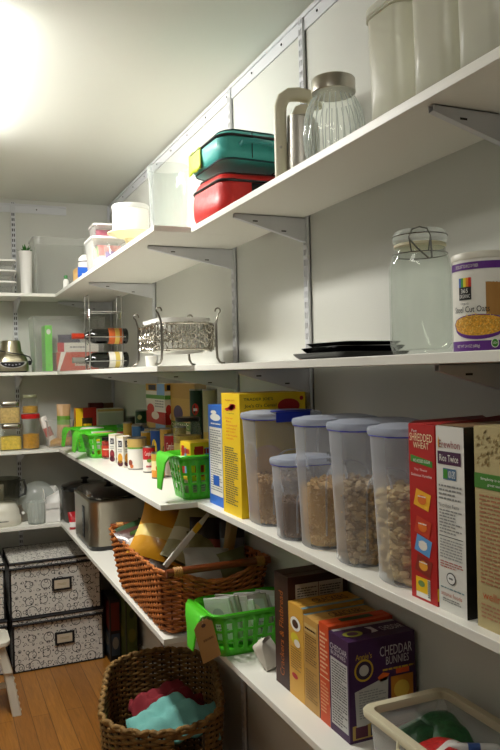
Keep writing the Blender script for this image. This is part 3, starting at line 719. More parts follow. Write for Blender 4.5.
a_ = ony(36, 371, YF); c_ = ony(106, 371, YF); hb_ = ony(45, 316, YF).z - Z2; w_ = c_.x - a_.x
t = thing('plastic_tub', 'clear plastic tub of books and boxes on the back wall second shelf', 'tub', ((a_.x + c_.x) / 2, YF + .135, Z2))
tub_shell(w_ + .02, .26, hb_, THINP, .03, .94).build('tub_body', t)
tx0 = a_.x + .035; ty0 = YF + .035
def dz(b, L, F, T, w, d, h): b.oval(F, .5, .86, .3, .06, K['white']); b.text(F, .3, .1, .7, .16, 'ABC', K['green'])
g_ = ony(46, 368, YF + .03).x; carton('bright green book standing in the clear tub, back wall', g_, g_ + .04, ty0, ty0 + .16, Z2 + .004, ony(48, 326, YF + .03).z - Z2, '#5fd01e', dz, 'book', 'book')
def dz2(b, L, F, T, w, d, h):
    b.poly(F, [(.0, 0), (.06, 0), (.22, 1), (.10, 1)], K['white']); b.lines(F, .45, .3, .8, .6, 2, K['dgrey']); b.rect(F, .42, .25, .82, .7, mat('#b9b0a2', .5), .0005)
ox = g_ + .065; oe = c_.x - .035; h1 = ony(70, 352, YF + .03).z - Z2 - .004
carton('orange-red box with a white diagonal stripe, lying in the clear tub', ox, oe, ty0, ty0 + .17, Z2 + .004, h1, '#c2421a', dz2)
def dz3(b, L, F, T, w, d, h): b.rect(F, 0, 0, .16, 1, mat('#c8303c', .5), .0005); b.text(F, .3, .3, .7, .7, 'GAME', K['grey'])
carton('white and red box on top of the orange-red one in the tub', ox + .005, oe, ty0, ty0 + .16, Z2 + .0055 + h1, .055, '#e6e2d8', dz3)
tag(xform(pouch(.14, .05, .08, mat('#4a4260', .7), seed=4), euler(0, 0, 0)).build('cloth_bundle', loc=(ox + .09, ty0 + .09, Z2 + h1 + .063)), 'dark purple bundle on top of the boxes in the tub', 'cloth')
# ================================================================== THIRD SHELF (cereal, cans)
def fill_stuff(name, label, cat, w, d, h, r, taper, loc, rz, kind_, m1, m2, n, seed):
    """a lumpy heap filling a container: a core plus many pieces pressed against its surface"""
    q = random.Random(seed); b = B(); k = 6
    b.loft([rr_pts(w * taper * .9, d * taper * .9, r * .8, k, 0), rr_pts(w * .93, d * .93, r, k, h * .5), rr_pts(w * .95, d * .95, r, k, h * .93), rr_pts(w * .6, d * .6, r * .6, k, h)], m2)
    per = rr_even(w * .95, d * .95, r, 400)
    for i in range(n):
        p = per[q.randrange(400)]; z = q.uniform(.02, .98) * h; f = taper + (1 - taper) * z / h
        if q.random() < .15: f *= q.uniform(.2, .95); z = h * q.uniform(.97, 1.03)
        if kind_ == 'square':
            s_ = q.uniform(.010, .014); M = euler(q.uniform(-.5, .5), q.uniform(-.5, .5), q.uniform(0, 6), (p[0] * f * .94, p[1] * f * .94, z))
            b.loft([rr_pts(s_ * 1.4, s_ * 1.0, .003, 2, -s_ * .5), rr_pts(s_ * 2.1, s_ * 1.5, .004, 2, 0), rr_pts(s_ * 1.4, s_ * 1.0, .003, 2, s_ * .5)], m1 if q.random() < .6 else m2, M=M)
        else:
            s_ = q.uniform(.006, .010) if kind_ == 'flake' else q.uniform(.003, .005)
            M = euler(q.uniform(0, 6), q.uniform(0, 6), q.uniform(0, 6), (p[0] * f * .96, p[1] * f * .96, z))
            vs = [(s_ * math.cos(2 * PI * j / 6) * q.uniform(.7, 1.1), s_ * math.sin(2 * PI * j / 6) * q.uniform(.7, 1.1), s_ * .3 * math.sin(4 * PI * j / 6)) for j in range(6)]
            b.add(vs + [(0, 0, -s_ * .4), (0, 0, s_ * .35)], [(j, (j + 1) % 6, 7) for j in range(6)] + [((j + 1) % 6, j, 6) for j in range(6)], m1 if q.random() < .6 else m2, M)
    o = b.build(name, smooth=0, loc=loc, rz=rz); tag(o, label, cat, kind='stuff'); return o

LIDM = clear('grey_blue_lid', '#cdd3df', .6, .85, .08, '#e8ecf4')
GASK = mat('#3a3fc0', .4)
def keeper(label, pxL, d, row, xf, h, w, clabel, ckind, c1, c2, fill, latch=False, n=600, rz=0., writing=None):
    ya = yat(pxL, row, xf); y = ya - d / 2; x = xf + w / 2; w = w - .01
    t = thing('cereal_container', label, 'container', (x, y, Z3), rz, 'tall cereal containers')
    b = B(); k = 8; r = min(.042, d * .4); hb = h - .024; tp = .88
    rg = [rr_pts(w * tp - .008, d * tp - .008, r * .9, k, 0), rr_pts(w * tp, d * tp, r * .9, k, .005)]
    for j in range(1, 9): f = tp + (1 - tp) * j / 8; rg.append(rr_pts(w * f, d * f, r, k, .005 + (hb - .005) * j / 8))
    inner = [[(p[0] * .975, p[1] * .965, max(p[2], .006)) for p in g] for g in rg[::-1]][:-1]
    b.loft(rg, FROST, True, False)
    F = fL(w * .93, d, hb)      # pressed arch on the narrow front
    b.tube([F(.5 + .28 * math.cos(a), .66 + .13 * math.sin(a), .0015) if True else 0 for a in [PI * j / 16 for j in range(17)]], .0022, FROST, 6)
    G = fF(w, d * .94, hb)
    b.tube([G(.5 - .3, .12, -.001), G(.5 - .3, .52, .0015)] + [G(.5 - .3 * math.cos(PI * j / 12), .56 + .16 * math.sin(PI * j / 12), .003) for j in range(13)] + [G(.8, .52, .0015), G(.8, .12, -.001)], .0022, FROST, 6)
    b.build('container_body', t)
    g = B(); g.tube([(p[0], p[1], p[2]) for p in rr_pts(w + .004, d + .004, r + .002, k, hb + .001)], .0016, GASK, 6, True); g.build('seal', t)
    l = B()
    l.loft([rr_pts(w + .008, d + .008, r + .003, k, hb + .0025), rr_pts(w + .011, d + .011, r + .005, k, hb + .006), rr_pts(w + .011, d + .011, r + .005, k, hb + .013), rr_pts(w + .006, d + .006, r + .003, k, hb + .017), rr_pts(w - .014, d - .014, r, k, hb + .020), rr_pts(w - .018, d - .018, r * .9, k, hb + .0185), rr_pts(w - .04, d - .036, r * .7, k, hb + .0225), rr_pts(w - .09, d - .07, r * .4, k, hb + .024)], LIDM)
    l.build('lid', t)
    if latch:
        q = B(); q.box(-.055, .05, -d / 2 - .011, -d / 2 - .006, hb - .006, hb + .022, mat('#1b2f9e', .35)); q.box(-.06, .055, -d / 2 - .011, -d / 2 + .02, hb + .0225, hb + .026, mat('#1b2f9e', .35)); q.build('latch', t, bevel=.002)
    if writing:
        q = B(); q.text(F, .12, .80, .62, .83, writing[0], K['black'], .003); q.text(F, .1, .755, .85, .785, writing[1], K['black'], .003); q.build('handwritten_label', t)
    fill_stuff('cereal', clabel, 'cereal', w * .9, d * .9, fill, r * .9, .90, (x, y, Z3 + .0065), rz, ckind, mat(c1, .8), mat(c2, .85), n, int(pxL))
    return t
H3 = .318
keeper('large cereal container beside the yellow box, with the dark blue latch', 237, .150, 450, -.262, H3, .215, 'brown flaked cereal in the container with the blue latch', 'flake', '#c8a068', '#a07a44', .125, True, 900)
keeper('short cereal container in front of the taller ones, lid halfway up', 265, .112, 480, -.275, .212, .17, 'dark small-grained cereal in the short container', 'grain', '#8f7050', '#6c5138', .095, False, 1300)
keeper('second tall cereal container, behind and right of the short one', 287.5, .116, 470, -.262, H3, .21, 'pale golden flakes in the second tall container', 'flake', '#dcb878', '#c09858', .150, False, 900)
keeper('third tall cereal container, bearing two lines of handwriting', 321, .122, 480, -.262, H3, .21, 'light brown squares in the container with handwriting', 'square', '#b49a72', '#947a58', .165, False, 700, writing=('FIBER 1', 'SHREDDED WHEAT'))
keeper('tall cereal container right beside the red cereal box', 361, .122, 490, -.262, H3, .21, 'shredded wheat squares in the container beside the red box', 'square', '#d2b982', '#ab9262', .175, False, 560)

def cx_box(label, pxL, pxR, row, xf, w, z, rowtop, c, deco, **k):
    y1, y0 = yat(pxL, row, xf), yat(pxR, row, xf)
    h = ztop(xf, y0, rowtop) - z
    return carton(label, xf, xf + w, y0, y1, z, h, c, deco, name=k.pop('name', 'cereal_box'), **k)
# red box
def d_red(b, L, F, T, w, d, h):
    W_, Yl = K['white'], K['yellow']
    b.text(L, .15, .955, .35, .972, 'Post', W_); b.text(L, .06, .905, .94, .95, 'SHREDDED', mat('#f3e6b8', .5)); b.text(L, .2, .865, .8, .90, 'WHEAT', mat('#f3e6b8', .5))
    b.poly(L, [(.08, .785), (.92, .765), (.92, .80), (.08, .825)], K['green']); b.text(L, .2, .785, .85, .803, 'NO ADDED SUGAR', W_, .0015)
    b.text(L, .22, .735, .72, .75, 'Try These', W_); b.text(L, .1, .705, .9, .72, 'Delicious Varieties', W_)
    for cy, c1, c2 in ((.575, '#f0b020', '#e07018'), (.42, '#c43a1c', '#e07018'), (.315, '#5f9fd8', '#e9e6dc'), (.20, '#8a2414', '#e8a030')):
        b.poly(L, [(.28, cy + .06), (.85, cy + .035), (.74, cy - .06), (.16, cy - .035)], mat(c1, .5)); b.oval(L, .5, cy, .17, .028, mat(c2, .5), .0013); b.text(L, .35, cy + .01, .66, cy + .025, 'Original', W_, .0017)
    b.rect(L, .2, .015, .75, .13, W_, .0009); b.rect(L, .2, .045, .65, .13, Yl, .0012); b.oval(L, .42, .095, .13, .018, mat('#6a8a4a', .5), .0016)
    for k in range(9): b.rect(L, .66, .03 + k * .011, .75, .036 + k * .011, K['black'], .0012)
    b.rect(F, 0, .03, .12, .10, K['yellow'], .0005); b.rect(F, .15, .5, .9, .95, mat('#c22818', .5), .0005); b.text(F, .2, .75, .85, .85, 'WHEAT', K['white'])
rb = cx_box('red shredded wheat box, spine facing out, with its top flaps open', 410, 435.5, 500, -.245, .19, Z3, 426, '#b3120c', d_red, rz=0)
# open flaps
hh = max(v.co.z for v in rb.data.vertices); bw = .19; bd = max(v.co.y for v in rb.data.vertices) - .0008
f = B(); cm = mat('#6e2018', .5)
f.add([(-bw / 2, bd, hh), (bw / 2, bd, hh), (bw / 2 - .004, bd + .012, hh + .006), (-bw / 2 + .02, bd + .010, hh + .003)], [(0, 1, 2, 3)], cm)
f.add([(-bw / 2, -bd, hh), (bw / 2, -bd, hh), (bw / 2 - .004, -bd + .012, hh + .012), (-bw / 2 + .05, -bd + .010, hh + .003)], [(0, 1, 2, 3)], cm)
fo = f.build('flap', rb, smooth=0, solid=.0008)
def d_erew(b, L, F, T, w, d, h):
    b.text(L, .12, .885, .88, .925, 'Erewhon', mat('#8e2c28', .5)); b.poly(L, [(.07, .91), (.1, .95), (.13, .91), (.1, .87)], K['gold'])
    b.rect(L, .06, .795, .9, .865, mat('#45143e', .5), .0008); b.text(L, .14, .812, .82, .848, 'Rice Twice', K['white'], .0013)
    b.rect(L, .25, .715, .72, .775, mat('#44688a', .5), .0008); b.rect(L, .27, .72, .42, .77, K['green'], .0011); b.text(L, .45, .725, .7, .765, 'NON GMO', K['white'], .0011)
    b.lines(L, .08, .60, .92, .69, 4, mat('#8a8a86', .5), seed=2); b.text(L, .08, .565, .8, .585, 'Nutrition Facts', K['dgrey'])
    b.lines(L, .08, .42, .92, .555, 8, mat('#8a8a86', .5), seed=3); b.rect(L, .06, .405, .92, .409, K['dgrey'], .0008); b.lines(L, .08, .285, .92, .395, 7, mat('#9a9a96', .5), seed=4)
    b.lines(L, .08, .235, .9, .275, 3, mat('#b05a50', .5), seed=5)
    b.oval(L, .47, .185, .17, .033, K['dgrey'], .0009, 28); b.oval(L, .47, .185, .14, .027, mat('#e6e6e2', .5), .0012, 28); b.text(L, .40, .175, .54, .196, 'GF', K['dgrey'], .0016)
    b.lines(L, .08, .12, .92, .135, 1, mat('#6a8a90', .5), seed=6); b.text(L, .1, .085, .85, .108, 'attune foods', mat('#c06a50', .5)); b.lines(L, .15, .05, .8, .075, 2, mat('#8a8a86', .5), seed=7)
    b.rect(F, 0, 0, 1, 1, mat('#1c1a14', .45, var=.4, vscale=30), .0004)
    q = random.Random(8)
    for k in range(26): u, v, a = q.uniform(.1, .9), q.uniform(.05, .6), q.uniform(-.6, 1.2); b.poly(F, [(u, v), (u + .06 * math.cos(a), v + .09 * math.sin(a)), (u + .012, v + .02)], mat('#8a7a3a', .6), .0009)
    b.rect(T, 0, 0, 1, 1, mat('#8a6a48', .5), .0002)
cx_box('white rice cereal box with a purple band, between the red and tan boxes', 437.5, 465, 510, -.245, .19, Z3, 428, '#dedcd4', d_erew)
def d_tan(b, L, F, T, w, d, h):
    q = random.Random(3)
    for k in range(70):
        u, v = q.uniform(.04, .9), q.uniform(.80, .97); a = q.uniform(.3, 1.3); ln = .09
        b.poly(L, [(u, v), (u + ln * .4 * math.cos(a) - .015, v + .012), (min(u + ln * math.cos(a), .98), min(v + .028 * math.sin(a), .995)), (u + ln * .5 * math.cos(a) + .015, v + .006)], mat('#8f7a48', .6), .0008)
    b.rect(L, 0, .695, 1, .77, mat('#3d7a22', .5), .0009); b.text(L, .15, .735, .95, .752, 'Simplicity is our secret to', K['white'], .0013); b.text(L, .3, .708, .9, .725, 'great tasting cereal', K['white'], .0013)
    b.lines(L, .10, .22, .95, .67, 22, mat('#a8704e', .5), seed=9); b.text(L, .14, .15, .8, .19, 'wellness', mat('#c05a30', .5)); b.lines(L, .1, .05, .9, .13, 4, mat('#b07a5a', .5), seed=10)
cx_box('tan cereal box with a green band, at the right end of the third shelf', 475.5, 521, 510, -.245, .19, Z3, 430, '#b8a878', d_tan)
# yellow and blue boxes
def d_yel(b, L, F, T, w, d, h):
    b.text(L, .2, .935, .75, .95, "TRADER JOE'S", K['red']); q = random.Random(2)
    for k in range(9): b.oval(L, .5 + q.uniform(-.2, .2), .885 + q.uniform(-.02, .02), .12, .012, K['red'], .001, 10)
    b.text(L, .3, .83, .72, .842, 'organic', K['black'])
    for k, ln in enumerate((.4, .3, .6, .55, .5, .62, .4)): b.text(L, .25, .79 - k * .028, .25 + ln, .805 - k * .028, ['low', 'fat', 'toasted', 'whole', 'grain', 'cereals', 'with'][k], mat('#e05a20', .5))
    b.lines(L, .15, .08, .85, .56, 26, K['dgrey'], seed=12)
    b.text(F, .06, .935, .5, .965, "TRADER JOE'S", K['black']); b.text(F, .07, .88, .55, .915, 'Joe\'s O\'s Cereal', K['black'])
    b.oval(F, .74, .89, .17, .06, K['red'], .0008, 28); b.oval(F, .94, .95, .03, .018, K['red']); b.oval(F, .4, .4, .3, .18, mat('#e8b060', .6)); b.rect(F, .1, .05, .9, .2, K['red'], .0007)
cx_box('tall bright yellow cereal box left of the cereal containers', 222.5, 240.5, 450, -.25, .215, Z3, 394, '#f2cc10', d_yel, topc='#c99c0a')
def d_blue(b, L, F, T, w, d, h):
    b.rect(L, .08, .10, .92, .78, K['white'], .0007); b.lines(L, .12, .14, .88, .76, 26, K['grey'], .0011, seed=13); b.oval(L, .5, .88, .35, .035, K['white']); b.oval(L, .4, .93, .2, .02, K['white'], .0011)
    b.text(L, .2, .80, .85, .83, 'CEREAL', K['white'], .0012); b.rect(L, .3, .2, .7, .3, K['blue'], .0014)
cx_box('blue cereal box with a white panel, behind the yellow cereal box', 209, 223.5, 450, -.235, .19, Z3, 406, '#2368c8', d_blue)

# ------------------------------------------------------------------ green baskets
def slotted(b, w0, d0, w1, d1, h, r, m, N=96, rows=3, z0=.0, per_hole=4, solid_cols=2, margin=.16):
    """tapered basket wall pierced by rows of upright slots"""
    lo, hi = rr_even(w0, d0, r, N), rr_even(w1, d1, r * 1.1, N); zs = [0, .06]
    hh_ = (1 - 2 * margin) / rows; zs = [0.]
    for k in range(rows): a = margin + k * hh_; zs += [a, a + hh_ * .74]
    zs += [1.]
    grid = [[(lo[i % N][0] * (1 - v) + hi[i % N][0] * v, lo[i % N][1] * (1 - v) + hi[i % N][1] * v, z0 + h * v) for i in range(N + 1)] for v in zs]
    def hole(a, i): return a % 2 == 1 and i % per_hole >= solid_cols
    b.sheet(grid, m, hole=hole)
    b.add([(p[0], p[1], z0) for p in lo], [tuple(range(N))[::-1]], m)
    return hi
def basket(label, x, y, z, rz, w, d, h, group='green slotted baskets', tagged=False):
    t = thing('slotted_basket', label, 'basket', (x, y, z), rz, group); b = B()
    hi = slotted(b, w * .82, d * .80, w, d, h, .03, GREEN)
    b.build('basket_wall', t, solid=.0022, smooth=60)
    rm = B(); n = 8
    rm.loft([rr_pts(w + .002, d + .002, .034, n, h - .012), rr_pts(w + .016, d + .016, .04, n, h - .010), rr_pts(w + .018, d + .018, .042, n, h - .002), rr_pts(w + .010, d + .010, .038, n, h + .003), rr_pts(w + .001, d + .001, .034, n, h + .001)], GREEN, False, False)
    rm.build('rim', t)
    # looped handle that leaves the rim at the room end and sweeps down
    hb = B(); prof = [(-w / 2 - .002, h - .004), (-w / 2 - .022, h + .005), (-w / 2 - .040, h + .001), (-w / 2 - .053, h - .018), (-w / 2 - .059, h - .048), (-w / 2 - .064, h - .080), (-w / 2 - .068, h * .30)]
    wid = [d / 2 + .004, d / 2 - .004, d / 2 - .020, d / 2 - .040, d / 2 - .056, d / 2 - .064, d / 2 - .070]
    g = [[(px, wid[k] * u - (d / 2 - wid[k]) * .95, pz) for u in (-1, -.72, -.45, 0, .45, .72, 1)] for k, (px, pz) in enumerate(prof)]
    hb.sheet(g, GREEN)
    hb.build('handle', t, solid=.005, bevel=.001, smooth=60)
    return t
# near basket on shelf 3
bh = .150
bx, by, bw_, bd_ = -.185, YS + .115, .26, .185
basket('green slotted basket at the step of the third shelf, by the blue box', bx, by, Z3, .0, bw_, bd_, bh)
FARB = [(-.215, 3.86, 'green slotted basket beside the sauce jar, nearer of the far pair'), (-.215, 4.20, 'green slotted basket behind its twin, further toward the back wall')]
for x, y, l in FARB: basket(l, x, y, Z3, 0, .27, .22, .128)

def jar(label, x, y, z, r, h, lidc, content, name='glass_jar', lab=None, group=None, cat='jar', glass=None, lidh=.016):
    t = thing(name, label, cat, (x, y, z), facing(x, y), group)
    B().lathe([(r * .9, 0), (r, .003), (r, h * .72), (r * .8, h - lidh - .003), (r * .78, h - lidh), (r * .7, h - lidh), (r * .72, h - lidh - .004), (r * .93, h * .7), (r * .93, .006), (.001, .006)], glass or GLASS, 32).build('jar_body', t)
    if content: B().lathe([(r * .9, .0065), (r * .925, h * .3), (r * .92, h * content[1]), (.001, h * content[1] + .004)], mat(content[0], .6, bump=.6, bscale=150, var=.25, vscale=90), 28).build('contents', t)
    B().lathe([(r * .84, h - lidh), (r * .86, h - lidh + .002), (r * .86, h - .002), (r * .83, h), (.001, h)], mat(lidc, .35), 32).build('lid', t)
    if lab:
        b = B(); F = fC(r + .0004, h * .15, h * .62, PI); b.rect(F, .1, 0, .9, 1, mat(lab[0], .5), 0, 14)
        if len(lab) > 1: b.text(F, .25, .5, .75, .75, lab[1], mat(lab[2], .5), .001)
        b.build('paper_label', t)
    return t

# ------------------------------------------------------------------ cans along the front and behind
def P3(px, row, wpx, rowtop):
    q = onz(px, row, Z3); dp = depth(q); r = wpx / 2 * dp / FPX; dr = Vector((q.x - CP.x, q.y - CP.y, 0)).normalized()
    c = q + dr * r; r = wpx / 2 * depth(c) / FPX
    return c.x, c.y, r, ztop(c.x, c.y, rowtop) - Z3
def pcan(label, px, row, wpx, rowtop, bands, **k):
    x, y, r, h = P3(px, row, wpx, rowtop); return stock_can(label, x, y, Z3, r * .96, h, bands, **k)
G3 = 'cans and jars of the third shelf'
x, y, r, h = P3(107, 459, 11, 437); jar('small red sauce jar with a black lid beside the green basket', x, y, Z3, r * .95, h, '#1a1414', ('#9c2a14', .8), lab=('#c23a24', 'Salsa', '#f4e9cc'))
def soup(label, px, row, wpx, rowtop, c2):
    x, y, r, h = P3(px, row, wpx, rowtop)
    def dd(b, L, F, T, w, d, h_):
        for G in (L, F): b.rect(G, .25, .66, .8, .86, mat('#1c1a30', .5), .0006); b.text(G, .32, .7, .72, .82, '365', K['white'], .001); b.oval(G, .5, .3, .36, .16, mat(c2, .5)); b.oval(G, .5, .14, .42, .10, mat('#5a2434', .5)); b.rect(G, 0, .94, 1, 1, K['cream'], .0006); b.lines(G, .2, .48, .8, .6, 2, K['grey'])
    return carton(label, x - r * .72, x + r * .72, y - r * .72, y + r * .72, Z3, h, '#ece8dc', dd, rz=.45, name='soup_carton', group='soup cartons')
soup('white soup carton next to the red sauce jar', 116.5, 463, 14, 434, '#8a3038')
soup('white soup carton with a yellow bowl, between carton and large tan can', 124.5, 468, 14, 436, '#e0a030')
pcan('tall white can with a tan and green top band at the shelf front', 137.5, 470, 20, 437, [(0, .66, '#e9e6dc'), (.66, .72, '#6aa03a'), (.72, 1, '#c8a860')], ovals=[(.25, .2, .09, .1, '#8a3a24'), (.3, .08, .07, .07, '#c8682c')])
def red_can(label, px, row, wpx, top, stack_z=0):
    return pcan(label, px, row, wpx, top, [(0, .5, '#ece6dc'), (.5, 1, '#b8141c')], texts=[(.28, .62, .72, .86, "Campbell's", '#f2e9dc'), (.34, .12, .66, .3, 'SOUP', '#b8141c')], ovals=[(.5, .46, .12, .08, '#6a9a3a')], group='red and white soup cans')
red_can('red and white soup can left of the near green basket', 149.5, 473, 13, 446)
pcan('yellow and tan can at the shelf front, behind the basket handle', 158.5, 479, 14, 452, [(0, .3, '#d8902c'), (.3, .7, '#e8d8a0'), (.7, 1, '#c8a040')], ovals=[(.5, .4, .12, .14, '#c05a20')], group='cans in the back rows of the third shelf')
# rows behind: x deeper on the shelf
def deep_can(label, px, x, rowtop, wpx, bands, h=None, **k):
    y = yat(px, 440, x); r = wpx / 2 * depth((x, y, Z3)) / FPX; hh_ = h or (ztop(x, y, rowtop) - Z3); k.setdefault('group', 'cans in the back rows of the third shelf')
    return stock_can(label, x, y, Z3, r, hh_, bands, **k), y, r, hh_
x = -.235; y = yat(128, 440, x); jar('tomato sauce jar with a green lid behind the soup cartons', x + .05, yat(124, 430, x + .05), Z3, .040, ztop(x + .05, yat(124, 430, x + .05), 424) - Z3, '#1f6a34', ('#a8401c', .78), lab=('#b8481c',))
deep_can('tan labelled can behind the white soup carton', 134, -.14, 424, 12, [(0, .6, '#c8b060'), (.6, 1, '#8a7a34')], ovals=[(.5, .4, .14, .16, '#3a5a2a')])
deep_can('blue and white can with red spots, middle of the can rows', 143, -.125, 426, 11, [(0, .35, '#d8d4c8'), (.35, 1, '#2c5c9c')], ovals=[(.6, .5, .14, .14, '#a83a24')])
deep_can('tan and yellow can left of the blue and yellow one', 150, -.13, 428, 11, [(0, .5, '#d8c468'), (.5, 1, '#bfa050')])
deep_can('blue can with a yellow patch above the red and white soup can', 158, -.14, 429, 15, [(0, 1, '#1c4c9a')], ovals=[(.32, .5, .13, .28, '#f0cc20')])
o_, yy_, rr_, hh_ = deep_can('red and white soup can behind the yellow box in the green basket', 171, -.16, 434, 14, [(0, .5, '#ece6dc'), (.5, 1, '#a8141c')], texts=[(.28, .6, .72, .84, "Campbell's", '#f2e9dc')])
for px_, xx_, rw, wp, b3, ov, lb in ((128, -.20, 422, 9, [(0, .6, '#d8c890'), (.6, 1, '#b89a40')], '#4a6a2a', 'pale tan can between the tomato jar and the soup cartons'),
    (137.5, -.175, 425, 11, [(0, .3, '#e0d8c8'), (.3, 1, '#3a6aa0')], '#d8d0c0', 'pale blue can directly behind the tan and green banded can'),
    (146.5, -.165, 431, 11, [(0, .5, '#e8dcb0'), (.5, 1, '#d8a830')], '#b8401c', 'yellow-topped can just behind the red and white soup can'),
    (165, -.115, 428, 12, [(0, .4, '#e8e0d0'), (.4, 1, '#c8a040')], '#3a6a30', 'gold can between the blue can and the rear red soup can'),
    (180, -.14, 426, 13, [(0, 1, '#a8943c')], '#c8201c', 'mustard-coloured can behind the yellow box, left of the black-lidded jar')):
    deep_can(lb, px_, xx_, rw, wp, b3, ovals=[(.5, .45, .14, .16, ov)])
# dark green can on top of a hidden one
o_, yg, rg_, hg = deep_can('lower tan can under the dark green can', 142, -.075, 424, 12, [(0, 1, '#a89450')])
stock_can('dark green can stacked on a tan can near the corner', -.075, yg, Z3 + hg + .001, rg_, ztop(-.075, yg, 410) - Z3 - hg, [(0, 1, '#14401f')], ovals=[(.4, .5, .12, .2, '#b8b060')], group='cans in the back rows of the third shelf')
deep_can('can with a dark lid near the corner, third shelf', 131, -.06, 416, 9, [(0, .7, '#8a8048'), (.7, 1, '#26261e')])
# tall stack of pictured cartons (px 146-165, rows 383-430)
xs = -.10; y1_, y0_ = yat(146.5, 410, xs), yat(165, 410, xs)
h0 = ztop(xs, y0_, 428) - Z3
def d_low(b, L, F, T, w, d, h):
    for G in (L, F): b.rect(G, 0, 0, .5, 1, mat('#b89a50', .5), .0005); b.rect(G, .5, .0, 1, 1, mat('#8ab0d0', .5), .0005); b.oval(G, .25, .6, .18, .2, mat('#6a7a3a', .5))
def d_up(b, L, F, T, w, d, h):
    for G in (L, F):
        b.rect(G, 0, .82, .6, 1, mat('#c89a40', .5), .0005); b.rect(G, .15, .84, .55, .97, mat('#1c1a30', .5), .0009); b.rect(G, .6, .72, 1, 1, mat('#7aa8d8', .5), .0005); b.rect(G, 0, .62, 1, .72, mat('#5a9a3a', .5), .0007)
        b.rect(G, 0, .0, 1, .3, K['red'], .0006); b.oval(G, .25, .36, .2, .13, mat('#c02020', .5)); b.oval(G, .5, .2, .2, .1, mat('#e8d8c8', .5), .0012); b.lines(G, .5, .4, .95, .6, 3, K['grey'])
carton('pale blue and tan carton under the tall red-based carton', xs, xs + .07, y0_, y1_, Z3, h0 + .012, '#c8c0a8', d_low, name='food_carton')
carton('tall white carton with tomatoes on a red base, stacked on another carton', xs, xs + .07, y0_, y1_, Z3 + h0 + .013, ztop(xs, y0_, 384) - Z3 - h0 - .013, '#e4e0d4', d_up, name='food_carton')
# bean bag, brown
def d_bean(b, L, F, T, w, d, h):
    for G in (L,):
        b.rect(G, 0, .83, 1, 1, mat('#b08a3a', .5), .0005); b.rect(G, 0, .55, 1, .83, mat('#bf9a44', .5), .0004); b.rect(G, 0, .47, 1, .56, mat('#5a7a24', .5), .0007); b.text(G, .2, .49, .8, .54, 'ORGANIC', K['cream'], .001)
        b.oval(G, .45, .66, .16, .09, mat('#3a2c50', .5), .0009); b.text(G, .1, .34, .8, .42, 'Pinto Beans', mat('#6a4a2a', .5)); b.rect(G, .05, .02, .95, .28, mat('#7a5a48', .6, var=.5, vscale=150), .0006)
xb = -.072; y1_, y0_ = yat(166, 410, xb), yat(196, 410, xb)
t = carton('brown bag of beans with a green band, standing behind the cans', xb, xb + .05, y0_ + .01, y1_, Z3, ztop(xb, y0_, 384) - Z3, '#cdb48c', d_bean, name='bean_bag', cat='bag')
xg = -.07; deep_can('dark green can with a red badge behind the black-lidded jar', 197, xg, 389, 13, [(0, 1, '#12381c')], ovals=[(.45, .78, .16, .07, '#c8281c')], texts=[(.36, .74, .54, .81, 'BEST', '#f0f0f0')])
deep_can('pale brown can beside the blue cereal box', 211, -.085, 389, 15, [(0, .55, '#b89a4c'), (.55, 1, '#a8a07c')], ovals=[(.4, .4, .2, .12, '#c8a020')])
# black lidded jar behind basket
xj = -.15; yj = yat(189, 430, xj) ; 
jar('squat jar with a wide black lid behind the near green basket', xj - .005, yj, Z3, .056, ztop(xj, yj, 417) - Z3, '#0c0c0e', ('#b8983c', .72), lab=('#c8b058', 'Mustard', '#3a3a20'))
tag(xform(pouch(.07, .14, .02, mat('#c8b040', .5), seed=21), euler(0, .08, .9)).build('snack_packet', loc=(-.15, yat(205, 440, -.15) + .03, Z3 + .004)), 'thin yellow packet standing between the black-lidded jar and blue box', 'packet')
# contents of the near green basket
def d_yb(b, L, F, T, w, d, h):
    for G in (L, F): b.rect(G, .12, .1, .38, .9, K['red'], .0006); b.rect(G, .42, .1, .6, .85, mat('#6aa0d0', .5), .0006); b.rect(G, .66, .1, .92, .55, mat('#8a2a4a', .5), .0006); b.text(G, .1, .62, .9, .9, 'TEA', K['red'], .001)
yb_ = by; zb_ = .062
carton('spare white box at the bottom of the near green basket', bx - .09, bx + .05, by - .055, by + .055, Z3 + .003, .055, '#d8d0b8', lambda b, L, F, T, w, d, h: b.lines(F, .1, .2, .9, .8, 4, K['grey']), name='food_box')
carton('small yellow box with red and blue pictures, in the near green basket', bx - .085, bx + .04, by - .05, by + .045, Z3 + .0595, ztop(bx - .03, by, 441) - Z3 - .0595, '#f0c81c', d_yb, name='tea_box', rz=.05)
# contents of far baskets
for k, (c, px_) in enumerate((('#e8c820', 0), ('#d8b890', 1), ('#c8c8c0', 2))):
    tag(pouch(.11, .125, .03, mat(c, .45), (.3, .7), mat('#e8e4d8', .5), 30 + k).build('snack_packet', loc=(-.25 + .0 * k, 3.80 + .05 * k, Z3 + .004)), ['yellow packet in the nearer far green basket, close to the sauce jar', 'tan packet in the middle of the nearer far green basket', 'grey packet at the back of the nearer far green basket'][k], 'packet')
t = thing('storage_tub', 'white-lidded round tub standing in the further green basket', 'tub', (-.24, 4.2, Z3 + .004))
B().lathe([(.05, 0), (.062, .10), (.062, .112)], THINP, 32).build('tub_body', t); B().lathe([(.066, .11), (.067, .122), (.06, .126), (.001, .127)], WHT, 32).build('lid', t)
